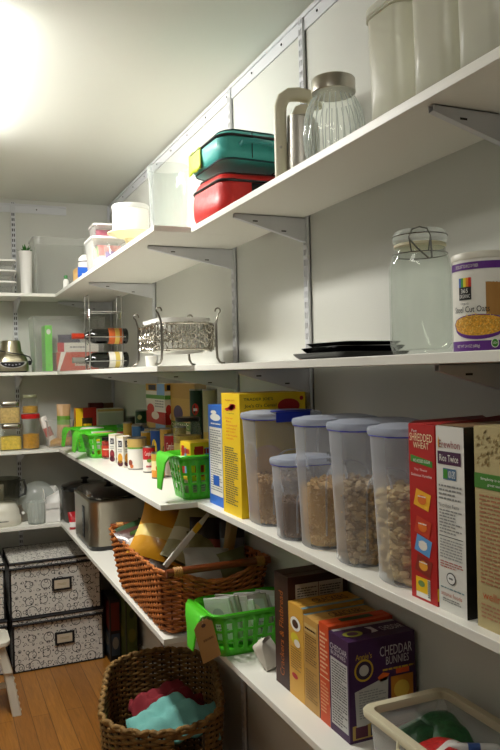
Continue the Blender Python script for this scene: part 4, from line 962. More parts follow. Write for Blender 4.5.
# packages by the corner
def d_ry(b, L, F, T, w, d, h):
    for G in (L, F): b.rect(G, .0, .5, .35, 1, K['yellow'], .0005); b.rect(G, .3, .35, .8, .75, mat('#3a2a10', .5), .0007); b.text(G, .36, .45, .75, .65, 'CHILE', K['yellow'], .001); b.rect(G, 0, 0, 1, .25, K['yellow'], .0006)
YB = 4.44; a = ony(74, 430, YB)
def back_box(label, px0, px1, rowt, yf, dd, c, deco, z=None, h=None, name='food_box'):
    z = z or Z3; a, b_ = ony(px0, 430, yf), ony(px1, 430, yf)
    return carton(label, a.x, b_.x, yf, yf + dd, z, h or (ztop((a.x + b_.x) / 2, yf, rowt) - z), c, deco, name=name)
back_box('red and yellow packet behind the far green baskets', 76, 97, 408, 4.40, .05, '#c0281c', d_ry)
back_box('long clear-sided pale box in the far corner, third shelf', 98, 124, 409, 4.36, .14, '#d4d2bf', lambda b, L, F, T, w, d, h: (b.rect(F, .04, .1, .96, .9, mat('#c0c4b4', .3), .0006), b.rect(F, 0, .94, 1, 1, K['tan'], .0008)))
back_box('dark red box standing behind in the far corner', 90, 104, 403, 4.56, .05, '#5a1410', lambda b, L, F, T, w, d, h: b.lines(F, .1, .6, .9, .9, 2, K['tan']))
back_box('flat brown box standing in the far corner next to the dark red one', 105, 114, 403, 4.56, .05, '#6a4a2c', lambda b, L, F, T, w, d, h: b.lines(F, .1, .6, .9, .9, 2, K['dgrey']))

# ------------------------------------------------------------------ third shelf, back wall
YF = D - .275
def sq_jar(label, px, z, w, h, fillc, fh):
    P_ = ony(px, 440, YF); t = thing('square_jar', label, 'jar', (P_.x, YF + w / 2 + .005, z), 0, 'stacked square jars'); b = B(); n = 6
    b.loft([rr_pts(w * .94, w * .94, .018, n, 0), rr_pts(w, w, .02, n, .004), rr_pts(w, w, .02, n, h - .034), rr_pts(w * .86, w * .86, .02, n, h - .026), rr_pts(w * .84, w * .84, .02, n, h - .026), rr_pts(w * .96, w * .96, .02, n, h - .036), rr_pts(w * .96, w * .96, .02, n, .006)], GLASS); b.build('jar_body', t)
    B().loft([rr_pts(w * .93, w * .93, .018, n, .0065), rr_pts(w * .935, w * .935, .018, n, fh * .8), rr_pts(w * .9, w * .9, .018, n, fh), rr_pts(w * .3, w * .3, .01, n, fh + .006)], mat(fillc, .7, bump=.8, bscale=120, var=.2, vscale=80)).build('contents', t)
    B().loft([rr_pts(w * .9, w * .9, .02, n, h - .0255), rr_pts(w * .92, w * .92, .02, n, h - .022), rr_pts(w * .92, w * .92, .02, n, h - .003), rr_pts(w * .88, w * .88, .02, n, h)], mat('#b8b4a6', .25, 1.)).build('lid', t)
P_ = ony(11, 447, YF); q0 = ony(0, 440, YF).x; q1 = ony(22.5, 440, YF).x; wj = q1 - q0
h1_ = ztop(P_.x, YF, 424.5) - Z3; h2_ = ztop(P_.x, YF, 402) - Z3 - h1_
sq_jar('square glass jar of yellow pasta, bottom of the stack of two', 11.5, Z3, wj, h1_, '#d8b848', h1_ * .5)
sq_jar('square glass jar of tan grain, on top of the yellow pasta jar', 11, Z3 + h1_ + .001, wj * .96, h2_, '#c8a868', h2_ * .72)
xr = ony(32, 440, YF).x; hr = ztop(xr, YF + .05, 414) - Z3; rj = (ony(41.5, 440, YF).x - ony(23.5, 440, YF).x) / 2
t = thing('glass_jar', 'clear jar with a red lid and ochre contents on the back wall shelf', 'jar', (xr, YF + .05, Z3))
B().lathe([(rj * .95, 0), (rj, .004), (rj, hr - .028), (rj * .96, hr - .026), (rj * .93, hr - .03), (rj * .94, .006), (.001, .006)], GLASS, 32).build('jar_body', t)
B().lathe([(rj * .92, .0065), (rj * .92, hr * .42), (.001, hr * .45)], mat('#c08a24', .7, bump=.8, bscale=120, var=.2, vscale=80), 32).build('contents', t)
B().lathe([(rj * 1.0, hr - .0265), (rj * 1.06, hr - .024), (rj * 1.06, hr - .003), (rj, hr), (.001, hr)], mat('#c01c1c', .35), 36).build('lid', t)
jar('small glass jar of ochre grain standing on the red-lidded jar', xr, YF + .05, Z3 + hr + .001, rj * .92, ztop(xr, YF + .05, 395) - Z3 - hr, '#8a8a6a', ('#c09030', .4), glass=GLASS)
a, c_ = ony(47, 440, YF), ony(74, 440, YF)
t = thing('plastic_tub', 'clear plastic tub of packets right of the red-lidded jar', 'tub', ((a.x + c_.x) / 2 + .005, YF + .09, Z3)); ht = ztop(a.x, YF, 421) - Z3
tub_shell(c_.x - a.x, .16, ht, THINP, .02, .9).build('tub_body', t)
tag(xform(pouch(.14, .05, .07, mat('#c8923c', .4, coat=.4), seed=41), euler(0, 0, .1)).build('snack_packet', loc=((a.x + c_.x) / 2 + .01, YF + .07, Z3 + .005)), 'shiny amber packet lying at the bottom of the clear tub', 'packet')
tag(xform(pouch(.05, .19, .03, mat('#e0d8d0', .4), (.4, .7), mat('#b06a60', .5), 42), euler(0, -.35, .1)).build('snack_packet', loc=(a.x + .05, YF + .075, Z3 + .006)), 'white and pink packet leaning in the clear tub', 'packet')
tag(xform(pouch(.085, ztop(c_.x, YF, 404) - Z3 - .01, .05, mat('#c8a070', .5), (.55, .72), mat('#6a9a2c', .5), 43), euler(0, .04, 0)).build('snack_packet', loc=(c_.x - .045, YF + .125, Z3 + .006)), 'tan packet with a green band standing up out of the tub', 'packet')
# ================================================================== LOWEST SHELF
def wicker(w0, d0, w1, d1, h, r, rows, stakes, rad, m, amp=.004, dip=None, slot=None, sup=4, z0=.006, core=None, seed=1):
    N = stakes * sup; lo, hi = rr_even(w0, d0, r, N), rr_even(w1, d1, r * 1.15, N); q = random.Random(seed); b = B()
    def P(i, v, off):
        a, c = lo[i % N], hi[i % N]; f = v ** .85
        z = z0 + (h - z0) * v
        if dip: z = z0 + (h * dip(c[0] * 1., c[1]) - z0) * v
        return (a[0] * (1 - f) + c[0] * f + a[2] * off, a[1] * (1 - f) + c[1] * f + a[3] * off, z)
    for k in range(rows):
        v = (k + .5) / rows; ph = PI * (k % 2); j = q.uniform(-.15, .15) / rows
        idx = list(range(N)); pts = [P(i, min(.995, v + j * math.sin(i * .13 + k)), amp * math.sin(PI * i / sup + ph)) for i in idx]
        rr = rad * q.uniform(.88, 1.1)
        if slot and slot[0] < v < slot[1]:
            run = []
            s0, s1 = slot[2], slot[3]
            order = [i % N for i in range(s1, s0 + N + 1)]
            b.tube([pts[i] for i in order], rr, m, 6)
        else: b.tube(pts, rr, m, 6, True)
    for s_ in range(stakes):
        i = s_ * sup + sup // 2
        inslot = slot and any((i - t_) % N == 0 for t_ in range(slot[2], slot[3]))
        v1 = slot[0] if inslot else 1.
        b.tube([P(i, v, 0) for v in [v1 * t_ / 6 for t_ in range(7)]], rad * .8, core or m, 5)
    b.loft([[P(i, 0, 0) for i in range(0, N, sup)], [(p[0] * .97, p[1] * .97, p[2] + .004) for p in [P(i, 0, 0) for i in range(0, N, sup)]]], core or m)
    return b, P, N
WICK = mat('#b56a30', .5, bump=.4, bscale=90, var=.35, vscale=22, spec=.4)
WICKD = mat('#6e3a16', .6, var=.3, vscale=30)
wx, wy = -.210, 2.672
t = thing('wicker_basket', 'rectangular brown wicker basket with wooden handle bars, lowest shelf', 'basket', (wx, wy, Z4))
W1, D1, HB = .39, .80, .215
b, P, N = wicker(.33, .67, W1, D1, HB, .05, 21, 58, .0046, WICK, .0056, dip=lambda x, y: 1 - .22 * max(0, 1 - (x / (W1 * .36)) ** 2) * (1 if abs(y) > D1 * .45 else 0) + .05 * (abs(y) / (D1 / 2)) ** 2, core=WICKD)
b.build('woven_wall', t, smooth=60)
rb_ = B()
for off, ph in ((.003, 0), (-.003, PI)):
    rb_.tube([(lambda p: (p[0], p[1], p[2] + .003 * math.cos(i * .9 + ph)))(P(i, 1.0, off * math.sin(i * .9 + ph) * 2)) for i in range(0, N, 2)], .0052, WICK, 6, True)
rb_.build('braided_rim', t, smooth=60)
for s_ in (-1, 1):
    hb = B(); yy = s_ * (D1 / 2 + .002); zh = HB * 1.03 + .004
    hb.tube([(-W1 / 2 + .012, yy, zh), (-W1 / 4, yy, zh + .002), (0, yy, zh + .002), (W1 / 4, yy, zh + .002), (W1 / 2 - .012, yy, zh)], .0125, mat('#7a3c18', .35, var=.2, vscale=20), 14)
    for q_ in (-1, 1):
        for k in range(5): hb.tube([(q_ * (W1 / 2 - .038 - .006 * k), yy + .0145 * math.cos(a), zh + .0145 * math.sin(a)) for a in [2 * PI * j / 14 for j in range(14)]], .0028, mat('#b8823c', .5), 6, True)
    hb.build('handle_bar', t)
# bags in the wicker basket: (label, size, colours, place, turn)
bags = [
    ('large yellow snack bag lying across the wicker basket', .27, .24, .10, '#dc9c20', (.3, .5), '#ead07a', (-.09, -.02, .15), (-.75, .35, -.35)),
    ('olive and silver snack bag beside the large yellow one', .22, .24, .09, '#a19c6c', (.3, .5), '#ccc8a6', (-.01, -.10, .15), (-.6, .45, -.3)),
    ('blue snack bag at the back of the wicker basket, under the shelf', .2, .24, .07, '#1c3f98', None, None, (.03, .10, .185), (-.35, .1, -.2)),
    ('black and green snack bag at the far end of the wicker basket', .16, .18, .06, '#2a4a2a', (.3, .6), '#4a8a30', (-.07, .16, .11), (-.6, -.2, .3)),
    ('pink-red packet sticking up at the far end of the wicker basket', .10, .13, .04, '#c42a4a', None, None, (-.055, .24, .13), (-.35, -.1, .2)),
    ('orange-brown packet at the front far corner of the wicker basket', .08, .10, .04, '#b8542a', None, None, (-.10, .27, .125), (-.2, -.1, .7)),
    ('dark brown snack bag with a pale patch, middle of the wicker basket', .18, .20, .06, '#4a2a24', (.4, .7), '#8f8f96', (-.08, .06, .11), (-.8, -.1, .3)),
    ('dark bag with red and orange spots behind the wooden handle bar', .15, .22, .06, '#1c1416', (.35, .65), '#8a2c18', (.045, -.16, .10), (-.25, .12, -.1)),
    ('tan paper packet upright behind the wooden handle bar', .045, .22, .03, '#b08a4a', None, None, (.10, -.20, .09), (-.1, .15, -.2)),
    ('black and white printed bag at the wall end of the wooden handle bar', .10, .21, .05, '#16161a', (.2, .75), '#77777a', (.135, -.18, .09), (-.1, .05, -.1)),
    ('silver foil bag slumped just behind the wooden handle bar', .17, .15, .06, '#a09e94', None, None, (.0, -.29, .10), (-.6, .1, -.1)),
    ('olive green snack bag low in the wicker basket at the handle', .16, .14, .05, '#5a5c34', None, None, (.09, -.30, .08), (-.4, -.2, -.1)),
    ('crumpled white and red packet low at the front of the wicker basket', .14, .17, .06, '#cfcac4', (.4, .6), '#a82a24', (-.075, .0, .10), (-.7, -.1, .5)),
    ('black packet with a blue band lying near the slow cooker end of the basket', .12, .14, .05, '#1c1c24', (.4, .6), '#2a4a8a', (-.02, .22, .16), (-.9, .3, .4)),
    ('cream packet lying between the blue and the yellow snack bag', .14, .13, .05, '#cfc4a0', (.3, .5), '#8a5a2a', (.0, .06, .19), (-1.0, .2, .2)),
    ('dark red packet lying right of the blue snack bag, under the shelf', .10, .14, .05, '#5a1614', None, None, (.13, .02, .15), (-.5, -.2, .1)),
    ('olive paper bag with creases, right of the bag clip', .13, .14, .06, '#837d4e', None, None, (.03, -.20, .16), (-.8, .3, .2)),
    ('small white and orange packet at the basket front, beside the yellow bag', .09, .11, .04, '#dcd6cc', (.3, .7), '#c8702a', (-.10, .06, .15), (-.8, -.1, .8)),
    ('green and pale yellow packet at the front edge of the wicker basket', .12, .13, .05, '#5f8a4a', (.4, .8), '#d8cf9a', (-.085, .15, .12), (-.35, -.1, .6))]
for k, (lab, w, h, tk, c, bnd, bc, (dx, dy, dz_), (rx, ry, rz)) in enumerate(bags):
    b = pouch(w, h, tk, mat(c, .32, coat=.3, bump=.5, bscale=35), bnd, mat(bc, .35, coat=.3) if bc else None, 50 + k)
    xform(b, Matrix.Rotation(rz, 4, 'Z') @ Matrix.Rotation(ry, 4, 'Y') @ Matrix.Rotation(rx, 4, 'X') @ Matrix.Translation((0, 0, 0)))
    tag(b.build('snack_bag', loc=(wx + dx, wy + dy, Z4 + dz_ * .85 + .032)), lab, 'snack bag', 'snack bags in the wicker basket')
t = thing('bag_clip', 'long white plastic clip with a yellow tip on the bags in the wicker basket', 'clip', tuple(ony(186, 541, 2.40)))
Mx = euler(0, .81, .1)
B().loft([rr_pts(.02, .008, .003, 3, -.11), rr_pts(.024, .010, .004, 3, -.02), rr_pts(.018, .010, .004, 3, .08), rr_pts(.012, .006, .002, 3, .12)], mat('#d8d6cc', .4), M=Mx).build('clip_bar', t)
B().loft([rr_pts(.020, .012, .003, 3, .04), rr_pts(.020, .012, .003, 3, .075)], mat('#e0b020', .4), M=Mx).build('yellow_tip', t)

# stainless cooker
def cooker():
    x0, y0, w, d = -.378, 3.60, .29, .47; t = thing('slow_cooker', 'large stainless slow cooker with a dark glass lid beside the wicker basket', 'slow cooker', (x0 + w / 2, y0 + d / 2, Z4))
    H_ = ztop(x0, y0, 502) - Z4; n = 8; r = .055
    B().loft([rr_pts(w * .94, d * .94, r, n, 0), rr_pts(w * .98, d * .98, r, n, .006), rr_pts(w, d, r, n, .022)], BLK).build('base', t)
    B().loft([rr_pts(w, d, r, n, .0225), rr_pts(w * 1.0, d * 1.0, r, n, H_ - .02), rr_pts(w * 1.012, d * 1.012, r, n, H_ - .016), rr_pts(w * 1.012, d * 1.012, r, n, H_ - .004), rr_pts(w * .98, d * .98, r, n, H_), rr_pts(w * .9, d * .9, r, n, H_)], mat('#a8a294', .3, 1.)).build('body', t)
    l = B(); hl = .075
    l.loft([rr_pts(w * .93, d * .93, r * 1.3, n, H_ + .0005), rr_pts(w * .95, d * .95, r * 1.3, n, H_ + .012), rr_pts(w * .9, d * .9, r * 1.3, n, H_ + .020), rr_pts(w * .78, d * .78, r * 1.4, n, H_ + .034), rr_pts(w * .5, d * .5, r * 1.5, n, H_ + .046), rr_pts(w * .2, d * .2, .02, n, H_ + .05)], mat('#0e0e10', .12, coat=.6)); l.build('lid', t)
    kb = B(); kb.lathe([(.012, H_ + .05), (.012, H_ + .06), (.026, H_ + .066), (.026, H_ + .074), (.018, H_ + .078), (.001, H_ + .079)], BLK, 24); kb.build('knob', t)
    c = B(); c.box(-w / 2 - .004, -w / 2, -.085, -.035, .045, H_ - .045, mat('#26262a', .3)); F = lambda u, v, o: (-w / 2 - .004 - o, -.035 - .05 * u, .045 + v * (H_ - .09))
    c.rect(F, .2, .6, .8, .8, mat('#5a6a6a', .3)); 
    for k in range(3): c.oval(F, .5, .15 + .14 * k, .18, .045, mat('#9a9a9a', .4))
    c.build('control_panel', t, bevel=.002)
    for s_ in (-1, 1): B().box(s_ * (w / 2 + .012) - .014, s_ * (w / 2 + .012) + .014, -.03, .05, H_ * .62, H_ * .72, BLK).build('side_handle', t, bevel=.004) if s_ > 0 else None
cooker()
x, y = -.245, 4.44; t = thing('rice_cooker', 'round dark cooker with a black lid standing in the back corner', 'cooker', (x, y, Z4)); r_ = .135
hc = ztop(x, y - .1, 489) - Z4
B().lathe([(r_ * .9, 0), (r_ * .96, .01), (r_, hc * .6), (r_, hc - .01)], mat('#54504a', .35, .9), 48).build('body', t)
B().lathe([(r_ * 1.04, hc - .0095), (r_ * 1.06, hc + .004), (r_ * 1.02, hc + .016), (r_ * .7, hc + .030), (r_ * .2, hc + .036), (.001, hc + .036)], mat('#0c0c0e', .2, coat=.5), 48).build('lid', t)
B().lathe([(.014, hc + .0365), (.014, hc + .045), (.026, hc + .052), (.02, hc + .060), (.001, hc + .061)], BLK, 20).build('knob', t)
tag(pouch(.07, .095, .05, mat('#b01420', .35, coat=.3), (.2, .45), mat('#e0dcd8', .5), 71).build('snack_packet', loc=(-.350, 4.21, Z4 + .001), rz=.2), 'red and white packet between the stainless cooker and the back shelf', 'packet')

# green basket on the lowest shelf
gx, gy, gw, gd, gh = -.165, 2.160, .285, .19, .135
basket('green slotted basket of paper packets with a tag, on the lowest shelf', gx, gy, Z4, 0, gw, gd, gh)
pk = ['front', 'second', 'third', 'fourth', 'fifth', 'sixth', 'seventh', 'rearmost']
for k in range(9):
    q = random.Random(k); X = gx - .070 + .020 * k
    b = B(); w, h = q.uniform(.085, .10), q.uniform(.13, .15); rg = [rr_pts(w, .006 + .004 * (0 < j < 4), .0028, 2, h * j / 4) for j in range(5)]
    b.loft(rg, mat(('#dcdcd8', '#c9cac4', '#a8a294', '#d2cfc4')[k % 4], .45)); F = lambda u, v, o: (-w / 2 + w * u, -.0052 - o, h * v)
    G_ = lambda u, v, o: (w / 2 - w * u, .0052 + o, h * v)
    for FF in (F, G_):
        b.rect(FF, .1, .1, .9, .9, mat(('#e9e9e6', '#b9b498', '#b4bab4', '#e4e2da')[k % 4], .5), .0003); b.oval(FF, .5, .65, .22, .14, mat(('#c4c8c8', '#77745a', '#d9d0b8', '#a8a8a4')[k % 4], .5)); b.lines(FF, .2, .2, .8, .42, 3, K['grey'], seed=k)
    xform(b, euler(-.12, 0, -.85 + q.uniform(-.25, .2)) @ Matrix.Rotation(0, 4, 'Y')); 
    xform(b, Matrix.Rotation(-.25 + q.uniform(-.06, .06), 4, 'Y'))
    tag(b.build('paper_packet', loc=(X, gy + q.uniform(-.015, .015), Z4 + .012), smooth=0), 'slim white paper packet standing in the lower green basket' if 0 else ['white paper packet leaning nearest the handle in the lower green basket', 'pale packet with an olive panel, second from the handle', 'grey-tan packet, third from the handle in the green basket', 'cream packet, fourth from the handle in the green basket', 'white packet at the middle of the lower green basket', 'pale packet with olive panel just past the middle, green basket', 'grey packet, third from the wall end of the green basket', 'cream packet, second from the wall end of the green basket', 'white packet nearest the wall in the lower green basket'][k], 'packet', 'paper packets in the lower green basket')
# kraft tag
t = thing('kraft_tag', 'brown paper tag hanging from the lower green basket by its handle', 'tag', (gx - gw / 2 - .042, gy - gd / 2 - .008, Z4 + gh - .004), .12)
b = B(); W_, H_ = .062, .125; b.add([(p[0], y_, p[1]) for y_ in (-.0006, .0006) for p in [(-W_ / 2, -H_), (W_ / 2, -H_), (W_ / 2, -.014), (W_ / 4, 0), (-W_ / 4, 0), (-W_ / 2, -.014)]], [tuple(range(6)), tuple(range(11, 5, -1))] + [(i, (i + 1) % 6 + 0, (i + 1) % 6 + 6, i + 6) for i in range(6)], mat('#b0854e', .8))
F = lambda u, v, o: (-W_ / 2 + W_ * u, -.0006 - o, -H_ + H_ * v); b.oval(F, .5, .88, .12, .045, mat('#4a2a18', .6)); b.text(F, .3, .45, .85, .58, 'Sugar', mat('#7a5630', .8), .0008)
xform(b, Matrix.Rotation(-.25, 4, 'Y') @ Matrix.Translation((0, 0, 0))); b.build('tag_card', t, smooth=0)
B().tube([(0, -.001, -.008), (.004, .004, .004), (.010, .012, .006), (.006, .006, -.006)], .0012, mat('#d8c8a0', .8), 5).build('string', t)
# white bundle
tag(xform(pouch(.085, .075, .075, mat('#cfc8ba', .7), seed=81), euler(.15, .1, .9)).build('paper_bundle', loc=(-.185, 1.965, Z4 + .001)), 'crumpled white paper bundle between the green basket and the dark box', 'bundle')

# ------------------------------------------------------------------ cracker boxes
XF = -.2
def d_brown(b, L, F, T, w, d, h):
    o_ = mat('#b8621c', .5); g = lambda u, v, o: (-w / 2 - o, d / 2 - d * (1 - v), h * u)
    b.text(lambda u, v, o: (-w / 2 - o, d / 2 - d * (.35 + .3 * (1 - v)), h * u), .10, 0, .85, 1, 'Crackers & Flatbread', o_)
    b.rect(F, .12, .05, .92, .93, mat('#b9b4a8', .5), .0006); b.lines(F, .15, .5, .48, .9, 18, K['dgrey'], .001, 14); b.lines(F, .53, .5, .88, .9, 18, K['dgrey'], .001, 15); b.rect(F, .50, .05, .51, .93, K['brown'], .001)
cx_box('tall dark brown cracker box, leftmost of the cracker boxes', 275.5, 289, 640, XF, .185, Z4, 578, '#34120e', d_brown, name='cracker_box')
def d_y1(b, L, F, T, w, d, h):
    b.rect(T, 0, .0, 1, .16, mat('#7a9aa0', .5), .0006); b.text(T, .3, .35, .85, .75, 'CRACKERS', K['brown'], .001)
    b.oval(L, .5, .80, .34, .075, K['white']); b.oval(L, .5, .80, .2, .045, mat('#4a2a1c', .5), .0014); b.oval(L, .45, .64, .28, .06, mat('#d8c830', .5)); b.oval(L, .6, .6, .2, .04, mat('#e8e0d0', .5), .0013)
    b.lines(L, .15, .3, .85, .54, 9, mat('#8a6a2c', .5), seed=21); b.oval(L, .4, .23, .2, .03, K['red'])
    b.text(F, .1, .7, .9, .9, 'CRACKERS', K['brown'])
cx_box('golden cracker box with round food pictures on its spine', 289, 303.5, 650, XF, .185, Z4, 610, '#d6a23e', d_y1, name='cracker_box', group='cracker boxes on the lowest shelf')
def d_y2(b, L, F, T, w, d, h):
    b.rect(T, 0, .86, 1, 1, mat('#7a9aa0', .5), .0006); b.text(T, .3, .3, .85, .7, 'CRACKERS', K['brown'], .001)
    b.rect(L, .1, .84, .9, .93, mat('#c8a868', .5)); b.text(L, .15, .86, .85, .9, 'Rosemary', K['brown'], .0014); b.lines(L, .12, .5, .88, .82, 12, mat('#6a5024', .5), seed=22); b.lines(L, .12, .1, .88, .44, 12, mat('#8a6a34', .5), seed=23); b.rect(F, 0, 0, .06, 1, mat('#6f8a90', .5), .0005)
cx_box('tan cracker box with printed text spine, left of the orange box', 304, 318.5, 655, XF, .185, Z4, 624, '#bf9248', d_y2, name='cracker_box', group='cracker boxes on the lowest shelf')
def d_or(b, L, F, T, w, d, h):
    b.rect(T, .25, .3, .75, .75, mat('#3a4a24', .5), .0006); b.lines(L, .12, .5, .88, .92, 10, mat('#f0c8a0', .5), seed=24); b.rect(L, 0, .46, 1, .47, K['cream']); b.lines(L, .12, .1, .88, .42, 9, mat('#e8a878', .5), seed=25); b.rect(F, 0, .0, 1, .2, K['cream'], .0005)
cx_box('thin orange box between the tan and purple boxes', 319.5, 329, 660, XF, .185, Z4, 627, '#cf4a18', d_or, name='cracker_box', group='cracker boxes on the lowest shelf')
def d_pu(b, L, F, T, w, d, h):
    W_ = mat('#c9c2c8', .5); Yl = mat('#c9a22c', .5)
    b.text(F, .46, .80, .95, .90, 'CHEDDAR', W_); b.text(F, .55, .71, .90, .79, 'BUNNIES', W_); b.lines(F, .5, .64, .98, .68, 1, Yl, seed=26)
    b.text(F, .10, .81, .34, .87, "Annie's", Yl); b.oval(F, .22, .70, .14, .11, Yl, .0008, 28); b.oval(F, .22, .70, .115, .09, mat('#2a1432', .5), .0011, 28); b.oval(F, .22, .70, .07, .055, mat('#b9b4ac', .5), .0014, 24)
    b.poly(F, [(.42, .60), (.50, .64), (.60, .62), (.56, .56), (.46, .55)], mat('#d8601c', .5))
    b.poly(F, [(.10, .13), (.56, .22), (.58, .60), (.08, .50)], mat('#b9b6ae', .5)); b.lines(F, .14, .22, .54, .5, 11, K['grey'], .0013, 27)
    b.rect(F, .62, .30, .96, .58, mat('#c07a1c', .5)); b.oval(F, .78, .44, .12, .09, mat('#d8b040', .5), .0013); b.rect(F, .70, .60, .90, .65, mat('#d8501c', .5))
    b.rect(F, .04, .03, .98, .17, mat('#b89a50', .5), .0007); b.rect(F, .08, .045, .26, .155, mat('#5a2a3c', .5), .001); b.rect(F, .30, .045, .48, .155, mat('#3a3a4a', .5), .001); b.rect(F, .54, .045, .94, .155, mat('#7a2a1a', .5), .001)
    b.rect(L, .08, .08, .94, .76, mat('#c4c4c0', .5), .0006); b.lines(L, .14, .36, .9, .74, 14, K['dgrey'], .0012, 28); b.lines(L, .14, .1, .9, .32, 8, K['dgrey'], .0012, 29); b.rect(L, .1, .335, .92, .343, K['black'], .0012)
    b.text(L, .08, .84, .94, .90, 'CHEDDAR', W_); b.text(L, .12, .79, .88, .83, 'BUNNIES', W_)
    b.rect(T, .03, .84, .97, .99, mat('#a8a8a0', .5), .0006); b.oval(T, .2, .45, .14, .2, mat('#8a8a2c', .5)); b.oval(T, .2, .45, .08, .12, mat('#4a2440', .5), .0012); b.text(T, .62, .3, .95, .6, 'CHEDDAR', W_); b.poly(T, [(.44, .3), (.5, .5), (.46, .75), (.55, .7), (.56, .35)], W_)
cx_box('purple Cheddar snack box with a white panel, beside the clear bin'.replace('Cheddar ', 'cheddar '), 330, 349, 690, XF, .185, Z4, 643, '#3a1444', d_pu, name='cracker_box', group='cracker boxes on the lowest shelf')

# clear bin with cream rim, lower right
t = thing('plastic_bin', 'clear plastic bin with a cream rim holding wrapped snacks, lower right', 'bin', (-.150, 1.125, Z4)); bw2, bd2, bh2 = .205, .385, .16
b = B(); n = 6; b.loft([rr_pts(bw2 * .86, bd2 * .9, .02, n, 0), rr_pts(bw2 * .88, bd2 * .92, .022, n, .004), rr_pts(bw2 * .97, bd2 * .98, .024, n, bh2 - .012)], THINP, True, False); b.build('bin_wall', t, solid=.002)
b = B(); b.loft([rr_pts(bw2 - .012, bd2 - .012, .02, n, bh2 - .016), rr_pts(bw2 + .006, bd2 + .006, .026, n, bh2 - .014), rr_pts(bw2 + .018, bd2 + .018, .03, n, bh2 - .012), rr_pts(bw2 + .020, bd2 + .020, .03, n, bh2 - .002), rr_pts(bw2 + .014, bd2 + .014, .028, n, bh2 + .002), rr_pts(bw2 - .020, bd2 - .020, .018, n, bh2 + .002), rr_pts(bw2 - .024, bd2 - .024, .016, n, bh2 - .003), rr_pts(bw2 - .020, bd2 - .020, .016, n, bh2 - .015)], mat('#cfc6a8', .4), False, False); b.build('rim', t, smooth=50)
for s_ in (-1, 1):
    B().tube([(s_ * -(bw2 / 2 + .006), -.06, bh2 - .008), (s_ * -(bw2 / 2 + .016), -.05, bh2 - .02), (s_ * -(bw2 / 2 + .016), .05, bh2 - .02), (s_ * -(bw2 / 2 + .006), .06, bh2 - .008)], .004, mat('#cfc6a8', .4), 8).build('clip_handle', t) if s_ > 0 else None
wr = [('dark green patterned packet at the far end of the clear bin', .15, .12, .07, '#1f4a2a', None, (-.115, 1.235, .845), (-1.35, 0, .15)),
      ('second dark green packet toward the wall in the clear bin', .11, .10, .06, '#25552f', None, (-.085, 1.225, .872), (-1.2, .1, -.2)),
      ('red patterned packet in the middle of the clear bin', .12, .09, .05, '#b01c1c', ('#d8d4cc', .4, .5), (-.125, 1.165, .868), (-1.25, .1, .3)),
      ('red striped packet by the room side of the clear bin', .09, .08, .04, '#c02a24', ('#d8d4cc', .6, .7), (-.165, 1.12, .862), (-1.3, -.1, .7)),
      ('large silver packet underneath the wrapped bars in the clear bin', .15, .20, .08, '#9a9890', None, (-.145, 1.0, .832), (-1.45, 0, 0))]
for k, (lab, w, h, tk, c, bnd, loc, rot) in enumerate(wr):
    b = pouch(w, h, tk, mat(c, .4, bump=.6, bscale=60, var=.3, vscale=120), bnd[1:] if bnd else None, mat(bnd[0], .4) if bnd else None, 90 + k); xform(b, euler(*rot))
    tag(b.build('snack_packet', loc=loc), lab, 'packet', 'packets in the clear bin')
for k in range(6):
    q = random.Random(k + 5); b = B(); ln = .10
    b.loft([rr_pts(.022, .012, .004, 3, -ln / 2), rr_pts(.026, .016, .006, 3, -ln / 2 + .012), rr_pts(.026, .016, .006, 3, ln / 2 - .012), rr_pts(.022, .012, .004, 3, ln / 2)], mat(('#d4d2cc', '#c8ccd0')[k % 2], .4)); b.loft([rr_pts(.0265, .0165, .006, 3, -.012), rr_pts(.0265, .0165, .006, 3, .012)], mat(('#3a5a9a', '#a83a34')[k % 2], .4))
    xform(b, euler(0, PI / 2, -.5 + .14 * k)); tag(b.build('wrapped_bar', loc=(-.095 - .004 * k, 1.165 - .026 * k, Z4 + .105 - .002 * (k % 2))), ['white wrapped bar nearest the red packets in the clear bin', 'second white wrapped bar from the red packets, clear bin', 'third white wrapped bar along the clear bin', 'fourth white wrapped bar along the clear bin', 'white wrapped bar near the picture edge, clear bin', 'last white wrapped bar at the near end of the clear bin'][k], 'snack bar', 'wrapped bars in the clear bin')

# ------------------------------------------------------------------ lowest shelf, back wall
YF = D - .30
def processor():
    t = thing('food_processor', 'white food processor base at the far left of the lowest shelf', 'food processor', (-.715, YF + .12, Z4)); w = mat('#d8d4c4', .35); n = 10
    B().loft([rr_pts(.20, .20, .08, n, 0), rr_pts(.215, .215, .09, n, .012), rr_pts(.215, .215, .09, n, .045), rr_pts(.20, .20, .085, n, .055), rr_pts(.195, .195, .085, n, .085), rr_pts(.16, .17, .07, n, .125), rr_pts(.10, .12, .04, n, .14)], w).build('base', t, smooth=60)
    F = lambda u, v, o: (-.07 + .14 * u, -.107 - o, .02 + .03 * v); b = B(); b.text(F, .3, .2, .7, .7, 'Classic', mat('#6a6a66', .5)); b.build('lettering', t)
    B().loft([rr_pts(.05, .05, .012, 4, .14), rr_pts(.05, .05, .012, 4, .235)], w, M=Matrix.Translation((-.01, 0, 0))).build('drive_column', t, bevel=.002)
    B().lathe([(.085, .141), (.095, .15), (.10, .27), (.097, .27), (.092, .152)], clear('smoky_plastic', '#5a5a54', .12, .5, .1, '#d8d8d0'), 36, cap0=False, cap1=False, M=Matrix.Translation((.01, .01, 0))).build('bowl', t)
    B().tube([(.10, .0, .16), (.135, 0, .17), (.14, 0, .21), (.13, 0, .25), (.10, 0, .255)], .008, mat('#2a2a28', .4), 8).build('bowl_handle', t)
processor()
t = thing('glass_bowl', 'clear glass bowl on its side behind the white organiser, lowest shelf', 'bowl', (-.50, YF + .19, Z4 + .115))
b = B(); Mx = euler(PI / 2 - .12, 0, 0); Rb = .112
